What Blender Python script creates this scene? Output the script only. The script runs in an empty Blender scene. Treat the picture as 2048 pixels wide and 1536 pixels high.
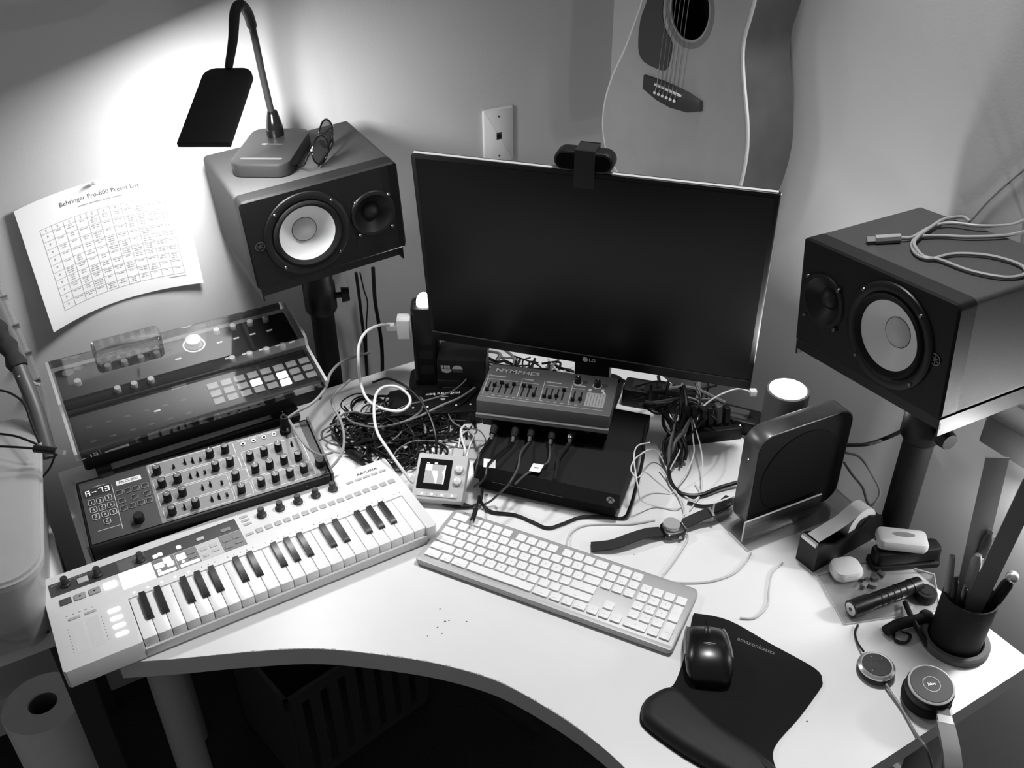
import bpy, bmesh, math, random
from math import sin, cos, pi, radians, hypot, atan2, sqrt
from mathutils import Vector, Matrix

# ------------------------------------------------------------------ camera, world, exposure
SC = bpy.context.scene
COL = SC.collection
ZD = 0.74                      # height of the desk top above the floor
CAM_H = 1.13253                # camera height above the desk top
YAW, PITCH, ROLL, FPX = radians(30.339), radians(34.417), radians(0.4345), 1928.8
_f = Vector((sin(YAW) * cos(PITCH), cos(YAW) * cos(PITCH), -sin(PITCH)))
_r = Vector((cos(YAW), -sin(YAW), 0.0))
_d = _f.cross(_r)
R_RIGHT = _r * cos(ROLL) + _d * sin(ROLL)
R_DOWN = -_r * sin(ROLL) + _d * cos(ROLL)
R_FWD = _f
cam = bpy.data.cameras.new('camera')
cam.sensor_fit = 'HORIZONTAL'
cam.sensor_width = 36.0
cam.lens = FPX / 2048.0 * 36.0
cam.clip_start = 0.02
cam_o = bpy.data.objects.new('camera', cam)
COL.objects.link(cam_o)
_m = Matrix((R_RIGHT, -R_DOWN, -R_FWD)).transposed().to_4x4()
_m.translation = Vector((0, 0, ZD + CAM_H))
cam_o.matrix_world = _m
SC.camera = cam_o

W = bpy.data.worlds.new('room_ambient')
W.use_nodes = True
W.node_tree.nodes['Background'].inputs[0].default_value = (1, 1, 1, 1)
W.node_tree.nodes['Background'].inputs[1].default_value = 0.16
SC.world = W
SC.view_settings.view_transform = 'Standard'
SC.view_settings.look = 'None'
SC.view_settings.exposure = 0.0
SC.view_settings.gamma = 1.0
SC.view_settings.use_curve_mapping = False
LAMP_W = 4.3                   # LED desk lamp
PUCK_W = 0.9                   # two small puck lights
SIDE_W = 3.6                   # light beside the right wall

# added overhead spot without a fixture, unseen, lifts the light on the desk
sp = bpy.data.lights.new('added_overhead_spot', 'SPOT')
sp.energy = 94.0
sp.spot_size = radians(74)
sp.spot_blend = 0.7
sp.shadow_soft_size = 0.11
sp_o = bpy.data.objects.new('added_overhead_spot', sp)
COL.objects.link(sp_o)
sp_o.location = (1.13, 1.0, 2.5)
sp_o.rotation_euler = (Vector((0.62, 0.80, ZD)) - sp_o.location).to_track_quat('-Z', 'Y').to_euler()

# ------------------------------------------------------------------ helpers
def lin(s):
    c = s / 255.0
    return c / 12.92 if c <= 0.04045 else ((c + 0.055) / 1.055) ** 2.4

MATS = {}
def mat(name, g=128, rough=0.5, metal=0.0, spec=0.5, var=0.0, vscale=40.0, bump=0.0, bscale=300.0,
        emit=0.0, coat=0.0):
    """grey procedural material; g is the sRGB grey of the surface"""
    if name in MATS:
        return MATS[name]
    m = bpy.data.materials.new(name)
    m.use_nodes = True
    nt = m.node_tree
    b = nt.nodes['Principled BSDF']
    v = lin(g)
    b.inputs['Base Color'].default_value = (v, v, v, 1)
    b.inputs['Roughness'].default_value = rough
    b.inputs['Metallic'].default_value = metal
    b.inputs['Specular IOR Level'].default_value = spec
    if coat:
        b.inputs['Coat Weight'].default_value = coat
        b.inputs['Coat Roughness'].default_value = 0.05
    if emit:
        b.inputs['Emission Color'].default_value = (1, 1, 1, 1)
        b.inputs['Emission Strength'].default_value = emit
    tc = nt.nodes.new('ShaderNodeTexCoord')
    if var:
        n = nt.nodes.new('ShaderNodeTexNoise')
        n.inputs['Scale'].default_value = vscale
        n.inputs['Detail'].default_value = 4
        nt.links.new(tc.outputs['Object'], n.inputs['Vector'])
        r = nt.nodes.new('ShaderNodeMapRange')
        r.inputs[1].default_value = 0.3
        r.inputs[2].default_value = 0.7
        r.inputs[3].default_value = v * (1 - var)
        r.inputs[4].default_value = v * (1 + var)
        nt.links.new(n.outputs[0], r.inputs[0])
        nt.links.new(r.outputs[0], b.inputs['Base Color'])
    if bump:
        n2 = nt.nodes.new('ShaderNodeTexNoise')
        n2.inputs['Scale'].default_value = bscale
        n2.inputs['Detail'].default_value = 3
        nt.links.new(tc.outputs['Object'], n2.inputs['Vector'])
        bp = nt.nodes.new('ShaderNodeBump')
        bp.inputs['Strength'].default_value = bump
        bp.inputs['Distance'].default_value = 0.001
        nt.links.new(n2.outputs[0], bp.inputs['Height'])
        nt.links.new(bp.outputs[0], b.inputs['Normal'])
    MATS[name] = m
    return m

def glass(name, tint=0.8, refl=0.08, rough=0.05):
    """thin clear sheet: mostly see-through with a glossy film"""
    m = bpy.data.materials.new(name)
    m.use_nodes = True
    nt = m.node_tree
    out = nt.nodes['Material Output']
    nt.nodes.remove(nt.nodes['Principled BSDF'])
    t = nt.nodes.new('ShaderNodeBsdfTransparent')
    t.inputs[0].default_value = (tint, tint, tint, 1)
    g = nt.nodes.new('ShaderNodeBsdfGlossy')
    g.inputs['Roughness'].default_value = rough
    lw = nt.nodes.new('ShaderNodeLayerWeight')
    lw.inputs[0].default_value = 0.35
    mr = nt.nodes.new('ShaderNodeMapRange')
    mr.inputs[3].default_value = refl
    mr.inputs[4].default_value = min(1.0, refl + 0.55)
    nt.links.new(lw.outputs['Fresnel'], mr.inputs[0])
    mx = nt.nodes.new('ShaderNodeMixShader')
    nt.links.new(mr.outputs[0], mx.inputs[0])
    nt.links.new(t.outputs[0], mx.inputs[1])
    nt.links.new(g.outputs[0], mx.inputs[2])
    nt.links.new(mx.outputs[0], out.inputs[0])
    MATS[name] = m
    return m

def frosted(name, g=200, alpha=0.5, rough=0.4):
    """translucent milky plastic"""
    m = bpy.data.materials.new(name)
    m.use_nodes = True
    b = m.node_tree.nodes['Principled BSDF']
    v = lin(g)
    b.inputs['Base Color'].default_value = (v, v, v, 1)
    b.inputs['Roughness'].default_value = rough
    b.inputs['Alpha'].default_value = alpha
    MATS[name] = m
    return m

def rr(w, h, r, n=5, cx=0.0, cy=0.0):
    """rounded rectangle outline, counter-clockwise"""
    r = max(1e-5, min(r, w / 2 - 1e-5, h / 2 - 1e-5))
    pts = []
    for (sx, sy, a0) in ((1, -1, -pi / 2), (1, 1, 0), (-1, 1, pi / 2), (-1, -1, pi)):
        for i in range(n + 1):
            a = a0 + pi / 2 * i / n
            pts.append((cx + sx * (w / 2 - r) + r * cos(a), cy + sy * (h / 2 - r) + r * sin(a)))
    return pts

def ell(rx, ry, n=24, cx=0.0, cy=0.0):
    return [(cx + rx * cos(2 * pi * i / n), cy + ry * sin(2 * pi * i / n)) for i in range(n)]

def smooth_closed(pts, k=4):
    out = []
    n = len(pts)
    for i in range(n):
        p0, p1, p2, p3 = [Vector(pts[(i + j - 1) % n]) for j in range(4)]
        for j in range(k):
            t = j / k
            out.append(tuple(0.5 * ((2 * p1) + (-p0 + p2) * t + (2 * p0 - 5 * p1 + 4 * p2 - p3) * t * t
                                    + (-p0 + 3 * p1 - 3 * p2 + p3) * t ** 3)))
    return out

def smooth_open(pts, k=6):
    P = [Vector(p) for p in pts]
    P = [2 * P[0] - P[1]] + P + [2 * P[-1] - P[-2]]
    out = []
    for i in range(1, len(P) - 2):
        p0, p1, p2, p3 = P[i - 1:i + 3]
        for j in range(k):
            t = j / k
            out.append(0.5 * ((2 * p1) + (-p0 + p2) * t + (2 * p0 - 5 * p1 + 4 * p2 - p3) * t * t
                              + (-p0 + 3 * p1 - 3 * p2 + p3) * t ** 3))
    out.append(P[-2])
    return out

def offset_poly(pts, d):
    n = len(pts)
    out = []
    for i in range(n):
        a, b, c = pts[i - 1], pts[i], pts[(i + 1) % n]
        e1 = Vector((b[0] - a[0], b[1] - a[1]))
        e2 = Vector((c[0] - b[0], c[1] - b[1]))
        if e1.length < 1e-9: e1 = e2
        if e2.length < 1e-9: e2 = e1
        e1.normalize(); e2.normalize()
        nn = Vector((-e1.y - e2.y, e1.x + e2.x))
        if nn.length < 1e-6: nn = Vector((-e1.y, e1.x))
        nn.normalize()
        k = max(0.5, nn.dot(Vector((-e1.y, e1.x))))
        out.append((b[0] + nn.x * d / k, b[1] + nn.y * d / k))
    return out

class MB:
    """collects shapes into one mesh"""
    def __init__(s):
        s.v = []; s.f = []
    def add(s, vs, fs, M=None):
        o = len(s.v)
        s.v += [tuple(M @ Vector(p)) if M else tuple(p) for p in vs]
        s.f += [tuple(i + o for i in f) for f in fs]
        return s
    def box(s, c, d, M=None):
        x, y, z = [k / 2 for k in d]
        vs = [(c[0] + i * x, c[1] + j * y, c[2] + k * z) for k in (-1, 1) for j in (-1, 1) for i in (-1, 1)]
        return s.add(vs, [(0, 2, 3, 1), (4, 5, 7, 6), (0, 1, 5, 4), (2, 6, 7, 3), (0, 4, 6, 2), (1, 3, 7, 5)], M)
    def b2(s, x0, x1, y0, y1, z0, z1, M=None):
        return s.box(((x0 + x1) / 2, (y0 + y1) / 2, (z0 + z1) / 2), (x1 - x0, y1 - y0, z1 - z0), M)
    def rings(s, rings, M=None, cap0=True, cap1=True):
        n = len(rings[0]); vs = []; fs = []
        for r in rings: vs += list(r)
        for k in range(len(rings) - 1):
            for i in range(n):
                j = (i + 1) % n
                fs.append((k * n + i, k * n + j, (k + 1) * n + j, (k + 1) * n + i))
        if cap0: fs.append(tuple(reversed(range(n))))
        if cap1: fs.append(tuple(range((len(rings) - 1) * n, len(rings) * n)))
        return s.add(vs, fs, M)
    def slab(s, pts, z0, z1, bev=0.0, M=None, bot=False):
        R = []
        def ring(o, z): 
            q = offset_poly(pts, o) if o else pts
            return [(p[0], p[1], z) for p in q]
        if bev and bot:
            R += [ring(bev, z0), ring(bev * 0.3, z0 + bev * 0.3), ring(0, z0 + bev)]
        else:
            R += [ring(0, z0)]
        if bev:
            R += [ring(0, z1 - bev), ring(bev * 0.3, z1 - bev * 0.3), ring(bev, z1)]
        else:
            R += [ring(0, z1)]
        return s.rings(R, M)
    def rbox(s, c, d, r, bev=0.0, M=None, n=4, bot=False):
        return s.slab(rr(d[0], d[1], r, n, c[0], c[1]), c[2] - d[2] / 2, c[2] + d[2] / 2, bev, M, bot)
    def lathe(s, prof, c=(0, 0, 0), n=24, M=None, cap0=True, cap1=True):
        R = [[(c[0] + r * cos(2 * pi * i / n), c[1] + r * sin(2 * pi * i / n), c[2] + z) for i in range(n)]
             for (r, z) in prof]
        return s.rings(R, M, cap0, cap1)
    def cyl(s, p0, p1, r0, r1=None, n=16, M=None):
        r1 = r0 if r1 is None else r1
        p0 = Vector(p0); p1 = Vector(p1)
        q = (p1 - p0).to_track_quat('Z', 'Y').to_matrix()
        R = []
        for p, r in ((p0, r0), (p1, r1)):
            R.append([tuple(p + q @ Vector((r * cos(2 * pi * i / n), r * sin(2 * pi * i / n), 0))) for i in range(n)])
        return s.rings(R, M)
    def tube(s, pts, r, n=7, M=None, k=6, sm=True):
        P = smooth_open(pts, k) if sm and len(pts) > 2 else [Vector(p) for p in pts]
        R = []
        t0 = (P[1] - P[0]).normalized()
        up = Vector((0, 0, 1)) if abs(t0.z) < 0.9 else Vector((1, 0, 0))
        nx = t0.cross(up).normalized()
        for i, p in enumerate(P):
            t = (P[min(i + 1, len(P) - 1)] - P[max(i - 1, 0)])
            if t.length < 1e-9: t = t0.copy()
            t.normalize()
            nx = (nx - t * nx.dot(t))
            if nx.length < 1e-6: nx = t.orthogonal()
            nx.normalize()
            ny = t.cross(nx)
            rad = r(i / (len(P) - 1)) if callable(r) else r
            R.append([tuple(p + nx * rad * cos(2 * pi * j / n) + ny * rad * sin(2 * pi * j / n)) for j in range(n)])
        return s.rings(R, M)
    def ball(s, c, r, n=16, m=10, M=None, sc=(1, 1, 1)):
        R = []
        for k in range(1, m):
            a = -pi / 2 + pi * k / m
            R.append([(c[0] + sc[0] * r * cos(a) * cos(2 * pi * i / n), c[1] + sc[1] * r * cos(a) * sin(2 * pi * i / n),
                       c[2] + sc[2] * r * sin(a)) for i in range(n)])
        return s.rings(R, M)
    def ribbon(s, pts, w, up=(0, 0, 1), th=0.001, M=None, k=6):
        """flat band of width w along pts"""
        P = smooth_open(pts, k); R = []
        for i, p in enumerate(P):
            t = (P[min(i + 1, len(P) - 1)] - P[max(i - 1, 0)]).normalized()
            sd = t.cross(Vector(up)).normalized(); nn = sd.cross(t).normalized()
            R.append([tuple(p + sd * w / 2 * a + nn * th / 2 * b) for a, b in ((-1, -1), (1, -1), (1, 1), (-1, 1))])
        return s.rings(R, M)
    def line2(s, pts, w, z, closed=False, h=0.0002):
        """printed line of width w following 2-D pts, raised a hair over z"""
        n = len(pts)
        seg = range(n if closed else n - 1)
        for i in seg:
            a, b = Vector(pts[i]), Vector(pts[(i + 1) % n])
            t = (b - a)
            if t.length < 1e-9: continue
            t.normalize(); q = Vector((-t.y, t.x)) * w / 2
            a = a - t * w * 0.4; b = b + t * w * 0.4
            vs = [(a.x - q.x, a.y - q.y, z + h), (b.x - q.x, b.y - q.y, z + h), (b.x + q.x, b.y + q.y, z + h), (a.x + q.x, a.y + q.y, z + h)]
            s.add(vs, [(0, 1, 2, 3)])
        return s
    def mesh(s, name, m, ang=40):
        me = bpy.data.meshes.new(name)
        me.from_pydata(s.v, [], s.f)
        bm = bmesh.new(); bm.from_mesh(me)
        bmesh.ops.recalc_face_normals(bm, faces=bm.faces)
        bm.to_mesh(me); bm.free()
        if m: me.materials.append(m)
        me.polygons.foreach_set('use_smooth', [True] * len(me.polygons))
        me.set_sharp_from_angle(angle=radians(ang))
        me.update()
        return me
    def build(s, name, m, parent=None, loc=(0, 0, 0), rot=None, ang=40):
        return obj(name, s.mesh(name, m, ang), parent, loc, rot)

def obj(name, me, parent=None, loc=(0, 0, 0), rot=None):
    o = bpy.data.objects.new(name, me)
    COL.objects.link(o)
    o.location = loc
    if rot: o.rotation_euler = rot
    if parent: o.parent = parent
    return o

def tag(o, label, cat, group=None):
    o['label'] = label; o['category'] = cat
    if group: o['group'] = group
    return o

def thing(name, label, cat, loc=(0, 0, 0), rot=None, group=None, mode=None):
    o = bpy.data.objects.new(name, None)
    o.empty_display_size = 0.02
    COL.objects.link(o)
    if mode: o.rotation_mode = mode
    o.location = loc
    if rot: o.rotation_euler = rot
    return tag(o, label, cat, group)

def struct(o):
    o['kind'] = 'structure'
    return o

def text_mesh(txt, size, m, align='CENTER', M=None, sx=1.0, bold=0.0, shear=0.0):
    c = bpy.data.curves.new('lettering', 'FONT')
    c.body = txt; c.size = size; c.align_x = align; c.align_y = 'CENTER'
    c.resolution_u = 2; c.offset = bold; c.shear = shear
    o = bpy.data.objects.new('lettering', c)
    COL.objects.link(o)
    me = bpy.data.meshes.new_from_object(o.evaluated_get(bpy.context.evaluated_depsgraph_get()))
    bpy.data.objects.remove(o); bpy.data.curves.remove(c)
    if sx != 1.0: me.transform(Matrix.Diagonal((sx, 1, 1, 1)))
    if M: me.transform(M)
    me.materials.clear()
    if m: me.materials.append(m)
    return me

def text(txt, size, m, parent, loc, rot=None, name='lettering', **k):
    return obj(name, text_mesh(txt, size, m, **k), parent, loc, rot)

def Tm(x=0, y=0, z=0, rx=0, ry=0, rz=0):
    return Matrix.Translation((x, y, z)) @ Matrix.Rotation(rz, 4, 'Z') @ Matrix.Rotation(ry, 4, 'Y') @ Matrix.Rotation(rx, 4, 'X')

def ray(px, py):
    return R_RIGHT * ((px - 1024) / FPX) + R_DOWN * ((py - 768) / FPX) + R_FWD
def D(px, py, z=0.0):
    """world point measured in the photograph at height z above the desk top"""
    d = ray(px, py); k = (z - CAM_H) / d.z
    return Vector((d.x * k, d.y * k, ZD + z))
def DY(px, py, y):
    d = ray(px, py); k = y / d.y
    return Vector((d.x * k, y, ZD + CAM_H + d.z * k))
def DX(px, py, x):
    d = ray(px, py); k = x / d.x
    return Vector((x, d.y * k, ZD + CAM_H + d.z * k))

# ------------------------------------------------------------------ materials
WHITE_WALL = mat('wall_paint', 200, 0.55, var=0.02, vscale=6, bump=0.15, bscale=220)
DESK_W = mat('desk_laminate', 226, 0.38, var=0.015, vscale=12, bump=0.05, bscale=500)
DESK_E = mat('desk_edge_band', 205, 0.5, var=0.03, vscale=20)
CHIP = mat('chipped_laminate', 165, 0.8, var=0.1, vscale=90)
BLACK = mat('black_plastic', 15, 0.45, spec=0.35)
BLACKM = mat('black_matte', 11, 0.8, spec=0.25)
BLACKG = mat('black_gloss', 12, 0.12, spec=0.6)
BLACKT = mat('black_textured', 22, 0.62, spec=0.3, bump=0.5, bscale=900)
DARK = mat('dark_plastic', 34, 0.5, spec=0.35)
DGREY = mat('dark_grey', 66, 0.5, var=0.05)
MGREY = mat('mid_grey', 120, 0.5)
LGREY = mat('light_grey', 180, 0.5)
OFFW = mat('white_plastic', 226, 0.42)
WHITE = mat('white_plain', 238, 0.5)
KEYW = mat('white_key', 232, 0.3)
KEYB = mat('black_key', 24, 0.35)
SILVER = mat('silver_metal', 215, 0.3, metal=0.85)
STEEL = mat('dark_steel', 110, 0.35, metal=1.0)
RUBBER = mat('black_rubber', 18, 0.75, spec=0.3)
CABLEB = mat('black_cable', 14, 0.42, spec=0.4)
CABLEG = mat('grey_cable', 110, 0.45)
CABLEW = mat('white_cable', 215, 0.4)
LIT = mat('lit_button', 245, 0.4, emit=1.6)
LIT2 = mat('lit_dot', 245, 0.4, emit=2.5)
PRINTW = mat('white_print', 215, 0.6)
PRINTG = mat('grey_print', 140, 0.6)
PRINTD = mat('dark_print', 60, 0.6)
CLEAR = glass('clear_acrylic', 0.93, 0.03, 0.03)
# ------------------------------------------------------------------ room
YW, XW = 1.76, 1.2916           # left wall plane (y) and right wall plane (x)
b = MB().b2(-2.6, XW + 0.12, YW, YW + 0.12, 0, 2.7)
struct(b.build('wall_left', WHITE_WALL))
b = MB().b2(XW, XW + 0.12, -2.2, YW, 0, 2.7)
struct(b.build('wall_right', WHITE_WALL))
FLOOR = mat('dark_carpet', 40, 0.95, var=0.35, vscale=160, bump=0.8, bscale=700)
b = MB().b2(-2.6, XW + 0.12, -2.2, YW + 0.12, -0.05, 0.0)
struct(b.build('floor', FLOOR))
b = MB().b2(-2.6, XW, YW - 0.014, YW, 0, 0.09)
struct(b.build('baseboard_left', OFFW))
b = MB().b2(XW - 0.014, XW, -2.2, YW - 0.014, 0, 0.09)
struct(b.build('baseboard_right', OFFW))

# ------------------------------------------------------------------ desk
TH = 0.034
desk = thing('corner_desk', 'large white corner desk with a concave curved front edge', 'desk', (0, 0, ZD))
curve = [(0.52, 0.417), (0.516, 0.50), (0.5081, 0.582), (0.4948, 0.6437), (0.472, 0.7087), (0.4356, 0.7847),
         (0.388, 0.845), (0.3318, 0.899), (0.2364, 0.9744), (0.1452, 1.0225), (0.0462, 1.0666), (-0.0276, 1.1022)]
cs = [tuple(p)[:2] for p in smooth_open([(x, y, 0) for x, y in curve], 5)]
outline = [(-0.0276, 1.61), ] + [(-0.0276, 1.1022)] + list(reversed(cs))[1:] + [(1.12, 0.417), (1.12, 1.61)]
MB().slab(outline, -0.0015, 0.0).build('desk_top', DESK_W, desk)
MB().slab(outline, -TH, -0.0015).build('edge_band', DESK_E, desk)
# worn, chipped laminate along the curved front edge
random.seed(3)
ch = MB()
n = len(cs)
for i in range(8, n - 3):
    a, c = Vector(cs[i]), Vector(cs[i + 1])
    t = (c - a).normalized(); nn = Vector((t.y, -t.x))
    if nn.y < 0: nn = -nn
    for j in range(3):
        p = a.lerp(c, j / 3); q = a.lerp(c, (j + 0.9) / 3)
        d1 = random.uniform(0.0004, 0.0022) * (1 if 14 < i < 46 else 0.3)
        ch.add([(p.x, p.y, 0.0002), (q.x, q.y, 0.0002), (q.x + nn.x * d1, q.y + nn.y * d1, 0.0002),
                (p.x + nn.x * d1 * 0.8, p.y + nn.y * d1 * 0.8, 0.0002)], [(0, 1, 2, 3)])
ch.build('chipped_edge', CHIP, desk)
for (px, py, r) in [(880, 1218, .0016), (898, 1241, .0014), (890, 1243, .0019), (875, 1255, .0015), (933, 1243, .0014),
                    (884, 1267, .0012), (1614, 1443, .0016), (1002, 1185, .0012), (855, 1272, .001), (1268, 1109, .001)]:
    p = D(px, py)
    MB().slab(ell(r, r * 0.8, 9, p.x, p.y), 0.0, 0.0003).build('stain_mark', mat('brown_stain', 110, 0.8), desk)
LEG = mat('desk_leg_paint', 190, 0.35, metal=0.3)
for (x, y) in [(0.029, 1.120), (0.06, 1.52), (1.05, 1.54), (1.05, 0.48), (0.62, 0.50)]:
    MB().lathe([(0.0265, -ZD), (0.0265, -TH)], (x, y, 0), 28).build('leg', LEG, desk)

# ------------------------------------------------------------------ speakers
CABIN = mat('speaker_vinyl', 48, 0.6, var=0.06, vscale=200, bump=0.6, bscale=1400)
BAFFLE = mat('speaker_baffle', 14, 0.55, spec=0.3, bump=0.3, bscale=1200)
CONE = mat('white_cone', 236, 0.45)
DOME = mat('cone_dome', 205, 0.4)
def ring_xz(prof, cx, cz, n=40, cap1=True):
    """lathe around a -y axis through (cx, 0, cz); prof = (radius, depth towards the viewer)"""
    return MB().lathe(prof, (0, 0, 0), n, Matrix.Translation((cx, 0, cz)) @ Matrix.Rotation(pi / 2, 4, 'X'), cap0=False, cap1=cap1)
def speaker(label, loc, rot, wx, tx, lx):
    t = thing('studio_monitor', label, 'speaker', loc, rot, 'pair of studio monitors', 'YXZ')
    w, h, d = 0.285, 0.170, 0.222
    c = MB()
    R = Matrix.Rotation(pi / 2, 4, 'X')
    o1 = rr(w - 0.002, h - 0.002, 0.008, 4, w / 2, h / 2)
    c.slab(o1, -d, -0.026, 0.0, R)
    c.build('cabinet', CABIN, t)
    f = MB()
    zc = 0.0835
    fo = rr(w, h, 0.010, 5, w / 2, h / 2)
    f.rings([[(p[0], p[1], -0.030) for p in fo], [(p[0], p[1], -0.003) for p in fo],
             [(p[0], p[1], 0.0) for p in offset_poly(fo, 0.003)]], R, False, False)
    # front face in two panels, each with a round cut-out for its driver
    xs = 0.1795 if wx < tx else 0.0995
    for x0, x1, cx, hr in ((0.003, xs, min(wx, tx), 0.0625 if wx < tx else 0.0375), (xs, w - 0.003, max(wx, tx), 0.0375 if wx < tx else 0.0625)):
        n_ = 64
        oo = []; hh = []
        zt, zl = h - 0.003 - zc, zc - 0.003
        angs = sorted([2 * pi * i / n_ + 0.0123 for i in range(n_)] + [atan2(q, p_) % (2 * pi) for p_ in (x1 - cx, x0 - cx) for q in (zt, -zl)])
        for a in angs:
            dx, dz = cos(a), sin(a)
            k = min(((x1 - cx) / dx if dx > 0 else (x0 - cx) / dx) if abs(dx) > 1e-9 else 9,
                    ((h - 0.003 - zc) / dz if dz > 0 else (0.003 - zc) / dz) if abs(dz) > 1e-9 else 9)
            oo.append((cx + dx * k, zc + dz * k, 0.0)); hh.append((cx + dx * hr, zc + dz * hr))
        f.rings([oo, [(p[0], p[1], 0.0) for p in hh], [(p[0], p[1], -0.02) for p in hh]], R, False, False)
    f.build('baffle', BAFFLE, t)
    ring_xz([(0.0775, 0.0005), (0.0765, 0.003), (0.073, 0.0045), (0.066, 0.0045), (0.062, 0.002)], wx, zc, 48, False).build('woofer_frame', BLACK, t)
    ring_xz([(0.0622, 0.002), (0.0605, 0.0062), (0.057, 0.0075), (0.0535, 0.005), (0.0505, 0.0012)], wx, zc, 48, False).build('surround', RUBBER, t)
    ring_xz([(0.0507, 0.0012), (0.04, -0.006), (0.03, -0.0125), (0.0225, -0.0165)], wx, zc, 48, False).build('cone', CONE, t)
    ring_xz([(0.0228, -0.0165), (0.0222, -0.0158), (0.0215, -0.0163)], wx, zc, 40, False).build('dome_ring', DGREY, t)
    ring_xz([(0.0217, -0.0163), (0.018, -0.0125), (0.011, -0.0095), (0.004, -0.0085), (0.0005, -0.0084)], wx, zc, 40).build('dust_cap', DOME, t)
    ring_xz([(0.043, 0.0004), (0.0415, 0.003), (0.036, 0.003), (0.028, -0.004), (0.016, -0.012)], tx, zc + .002, 40, False).build('waveguide', BLACK, t)
    ring_xz([(0.0162, -0.012), (0.0145, -0.009), (0.009, -0.005), (0.003, -0.0035), (0.0004, -0.0034)], tx, zc + .002, 32).build('tweeter_dome', DARK, t)
    sm = ring_xz([(0.0032, 0.0), (0.0032, 0.0052), (0.0022, 0.0065), (0.0004, 0.0067)], 0, 0, 12).mesh('screw', STEEL)
    for cx, rr_ in ((wx, 0.0508), (tx, 0.0315)):
        for sx in (-1, 1):
            for sz in (-1, 1):
                obj('screw', sm, t, (cx + sx * rr_, 0, zc + sz * rr_))
    # three crossed tuning forks in a ring
    ring_xz([(0.0085, 0.0003), (0.0085, 0.0012), (0.0074, 0.0012), (0.0074, 0.0003)], lx, zc, 32, False).build('logo_ring', STEEL, t)
    e = MB()
    for k in range(3):
        a = pi / 2 + k * pi / 3
        M = Matrix.Translation((lx, -0.0010, zc)) @ Matrix.Rotation(pi / 2, 4, 'X') @ Matrix.Rotation(a, 4, 'Z')
        for sgn in (-1, 1):
            e.box((0.0035, sgn * 0.0009, 0), (0.007, 0.0006, 0.0004), M)
        e.box((-0.003, 0, 0), (0.006, 0.0008, 0.0004), M)
    e.build('logo_emblem', STEEL, t)
    # bass port and input plate on the back
    MB().rbox((w / 2, h / 2, 0), (0.14, 0.1, 0.004), 0.006, 0.001, Matrix.Translation((0, d, 0)) @ R).build('rear_panel', BLACK, t)
    return t
spL_loc, spL_rot = Vector((0.369, 1.505, ZD + 0.315)), (radians(2), radians(-3.4), radians(-1.1))
spR_loc, spR_rot = Vector((1.025, 0.879, ZD + 0.339)), (radians(0.9), radians(-5.6), radians(-94.2))
spL = speaker('black studio monitor on its side under the LED desk lamp', spL_loc, spL_rot, 0.105, 0.229, 0.0195)
spR = speaker('black studio monitor on its side with a grey cable coiled on top', spR_loc, spR_rot, 0.181, 0.052, 0.262)
def sp_mat(loc, rot):
    return Matrix.Translation(loc) @ Matrix.Rotation(rot[2], 4, 'Z') @ Matrix.Rotation(rot[0], 4, 'X') @ Matrix.Rotation(rot[1], 4, 'Y')
ML, MR = sp_mat(spL_loc, spL_rot), sp_mat(spR_loc, spR_rot)

def stand(label, px, py, SM, top, knob_dir, plate):
    t = thing('speaker_stand', label, 'stand', (px, py, 0), None, 'pair of speaker stands')
    I = Matrix.Translation((-px, -py, 0))
    p = MB()
    p.lathe([(0.0235, 0.30), (0.0235, top - 0.14)], (0, 0, 0), 24)
    p.lathe([(0.028, 0.04), (0.028, 0.32)], (0, 0, 0), 24)
    p.build('pole', BLACKT, t)
    c = MB().lathe([(0.0255, top - 0.16), (0.032, top - 0.15), (0.032, top - 0.095), (0.029, top - 0.09), (0.029, top - 0.045),
                    (0.034, top - 0.04), (0.034, top - 0.012), (0.026, top - 0.006)], (0, 0, 0), 24)
    c.build('collar', BLACK, t)
    kd = Vector(knob_dir).normalized()
    for zz, rr_ in ((top - 0.125, 0.016), (top - 0.028, 0.013)):
        k = MB()
        k.cyl(kd * 0.025 + Vector((0, 0, zz)), kd * 0.042 + Vector((0, 0, zz)), 0.006, n=12)
        k.cyl(kd * 0.042 + Vector((0, 0, zz)), kd * 0.058 + Vector((0, 0, zz)), rr_, rr_ * 0.85, n=9)
        k.build('clamp_knob', BLACK, t)
    hl = MB().cyl(Vector((-0.006, -0.032, top - 0.045)), Vector((-0.006, -0.032, top - 0.018)), 0.003, n=10)
    hl.build('lock_pin', SILVER, t)
    x0, x1, y0, y1 = plate
    b = MB()
    b.b2(x0, x1, y0, y1, -0.006, -0.0008, I @ SM)
    b.b2(x0, x0 + 0.003, y0, y1, -0.026, -0.006, I @ SM)
    b.b2(x1 - 0.003, x1, y0, y1, -0.026, -0.006, I @ SM)
    b.b2(x0, x1, y0, y0 + 0.003, -0.016, -0.006, I @ SM)
    b.build('top_plate', BLACK, t)
    for a in (0.5, 2.6, 4.7):
        MB().tube([(0.02 * cos(a), 0.02 * sin(a), 0.22), (0.13 * cos(a), 0.13 * sin(a), 0.10) if False else (0.07 * cos(a), 0.07 * sin(a), 0.12), (0.09 * cos(a), 0.09 * sin(a), 0.01)], 0.011, 8).build('leg', BLACK, t)
    return t
stand('black speaker stand holding up the monitor beside the synthesizers', 0.5215, 1.645, ML, ZD + 0.318, (0.9, -0.3, 0), (0.006, 0.279, 0.006, 0.21))
stand('black speaker stand holding up the monitor at the right wall', 1.165, 0.716, MR, ZD + 0.355, (-0.2, -1, 0), (0.0, 0.282, 0.004, 0.20))

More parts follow.
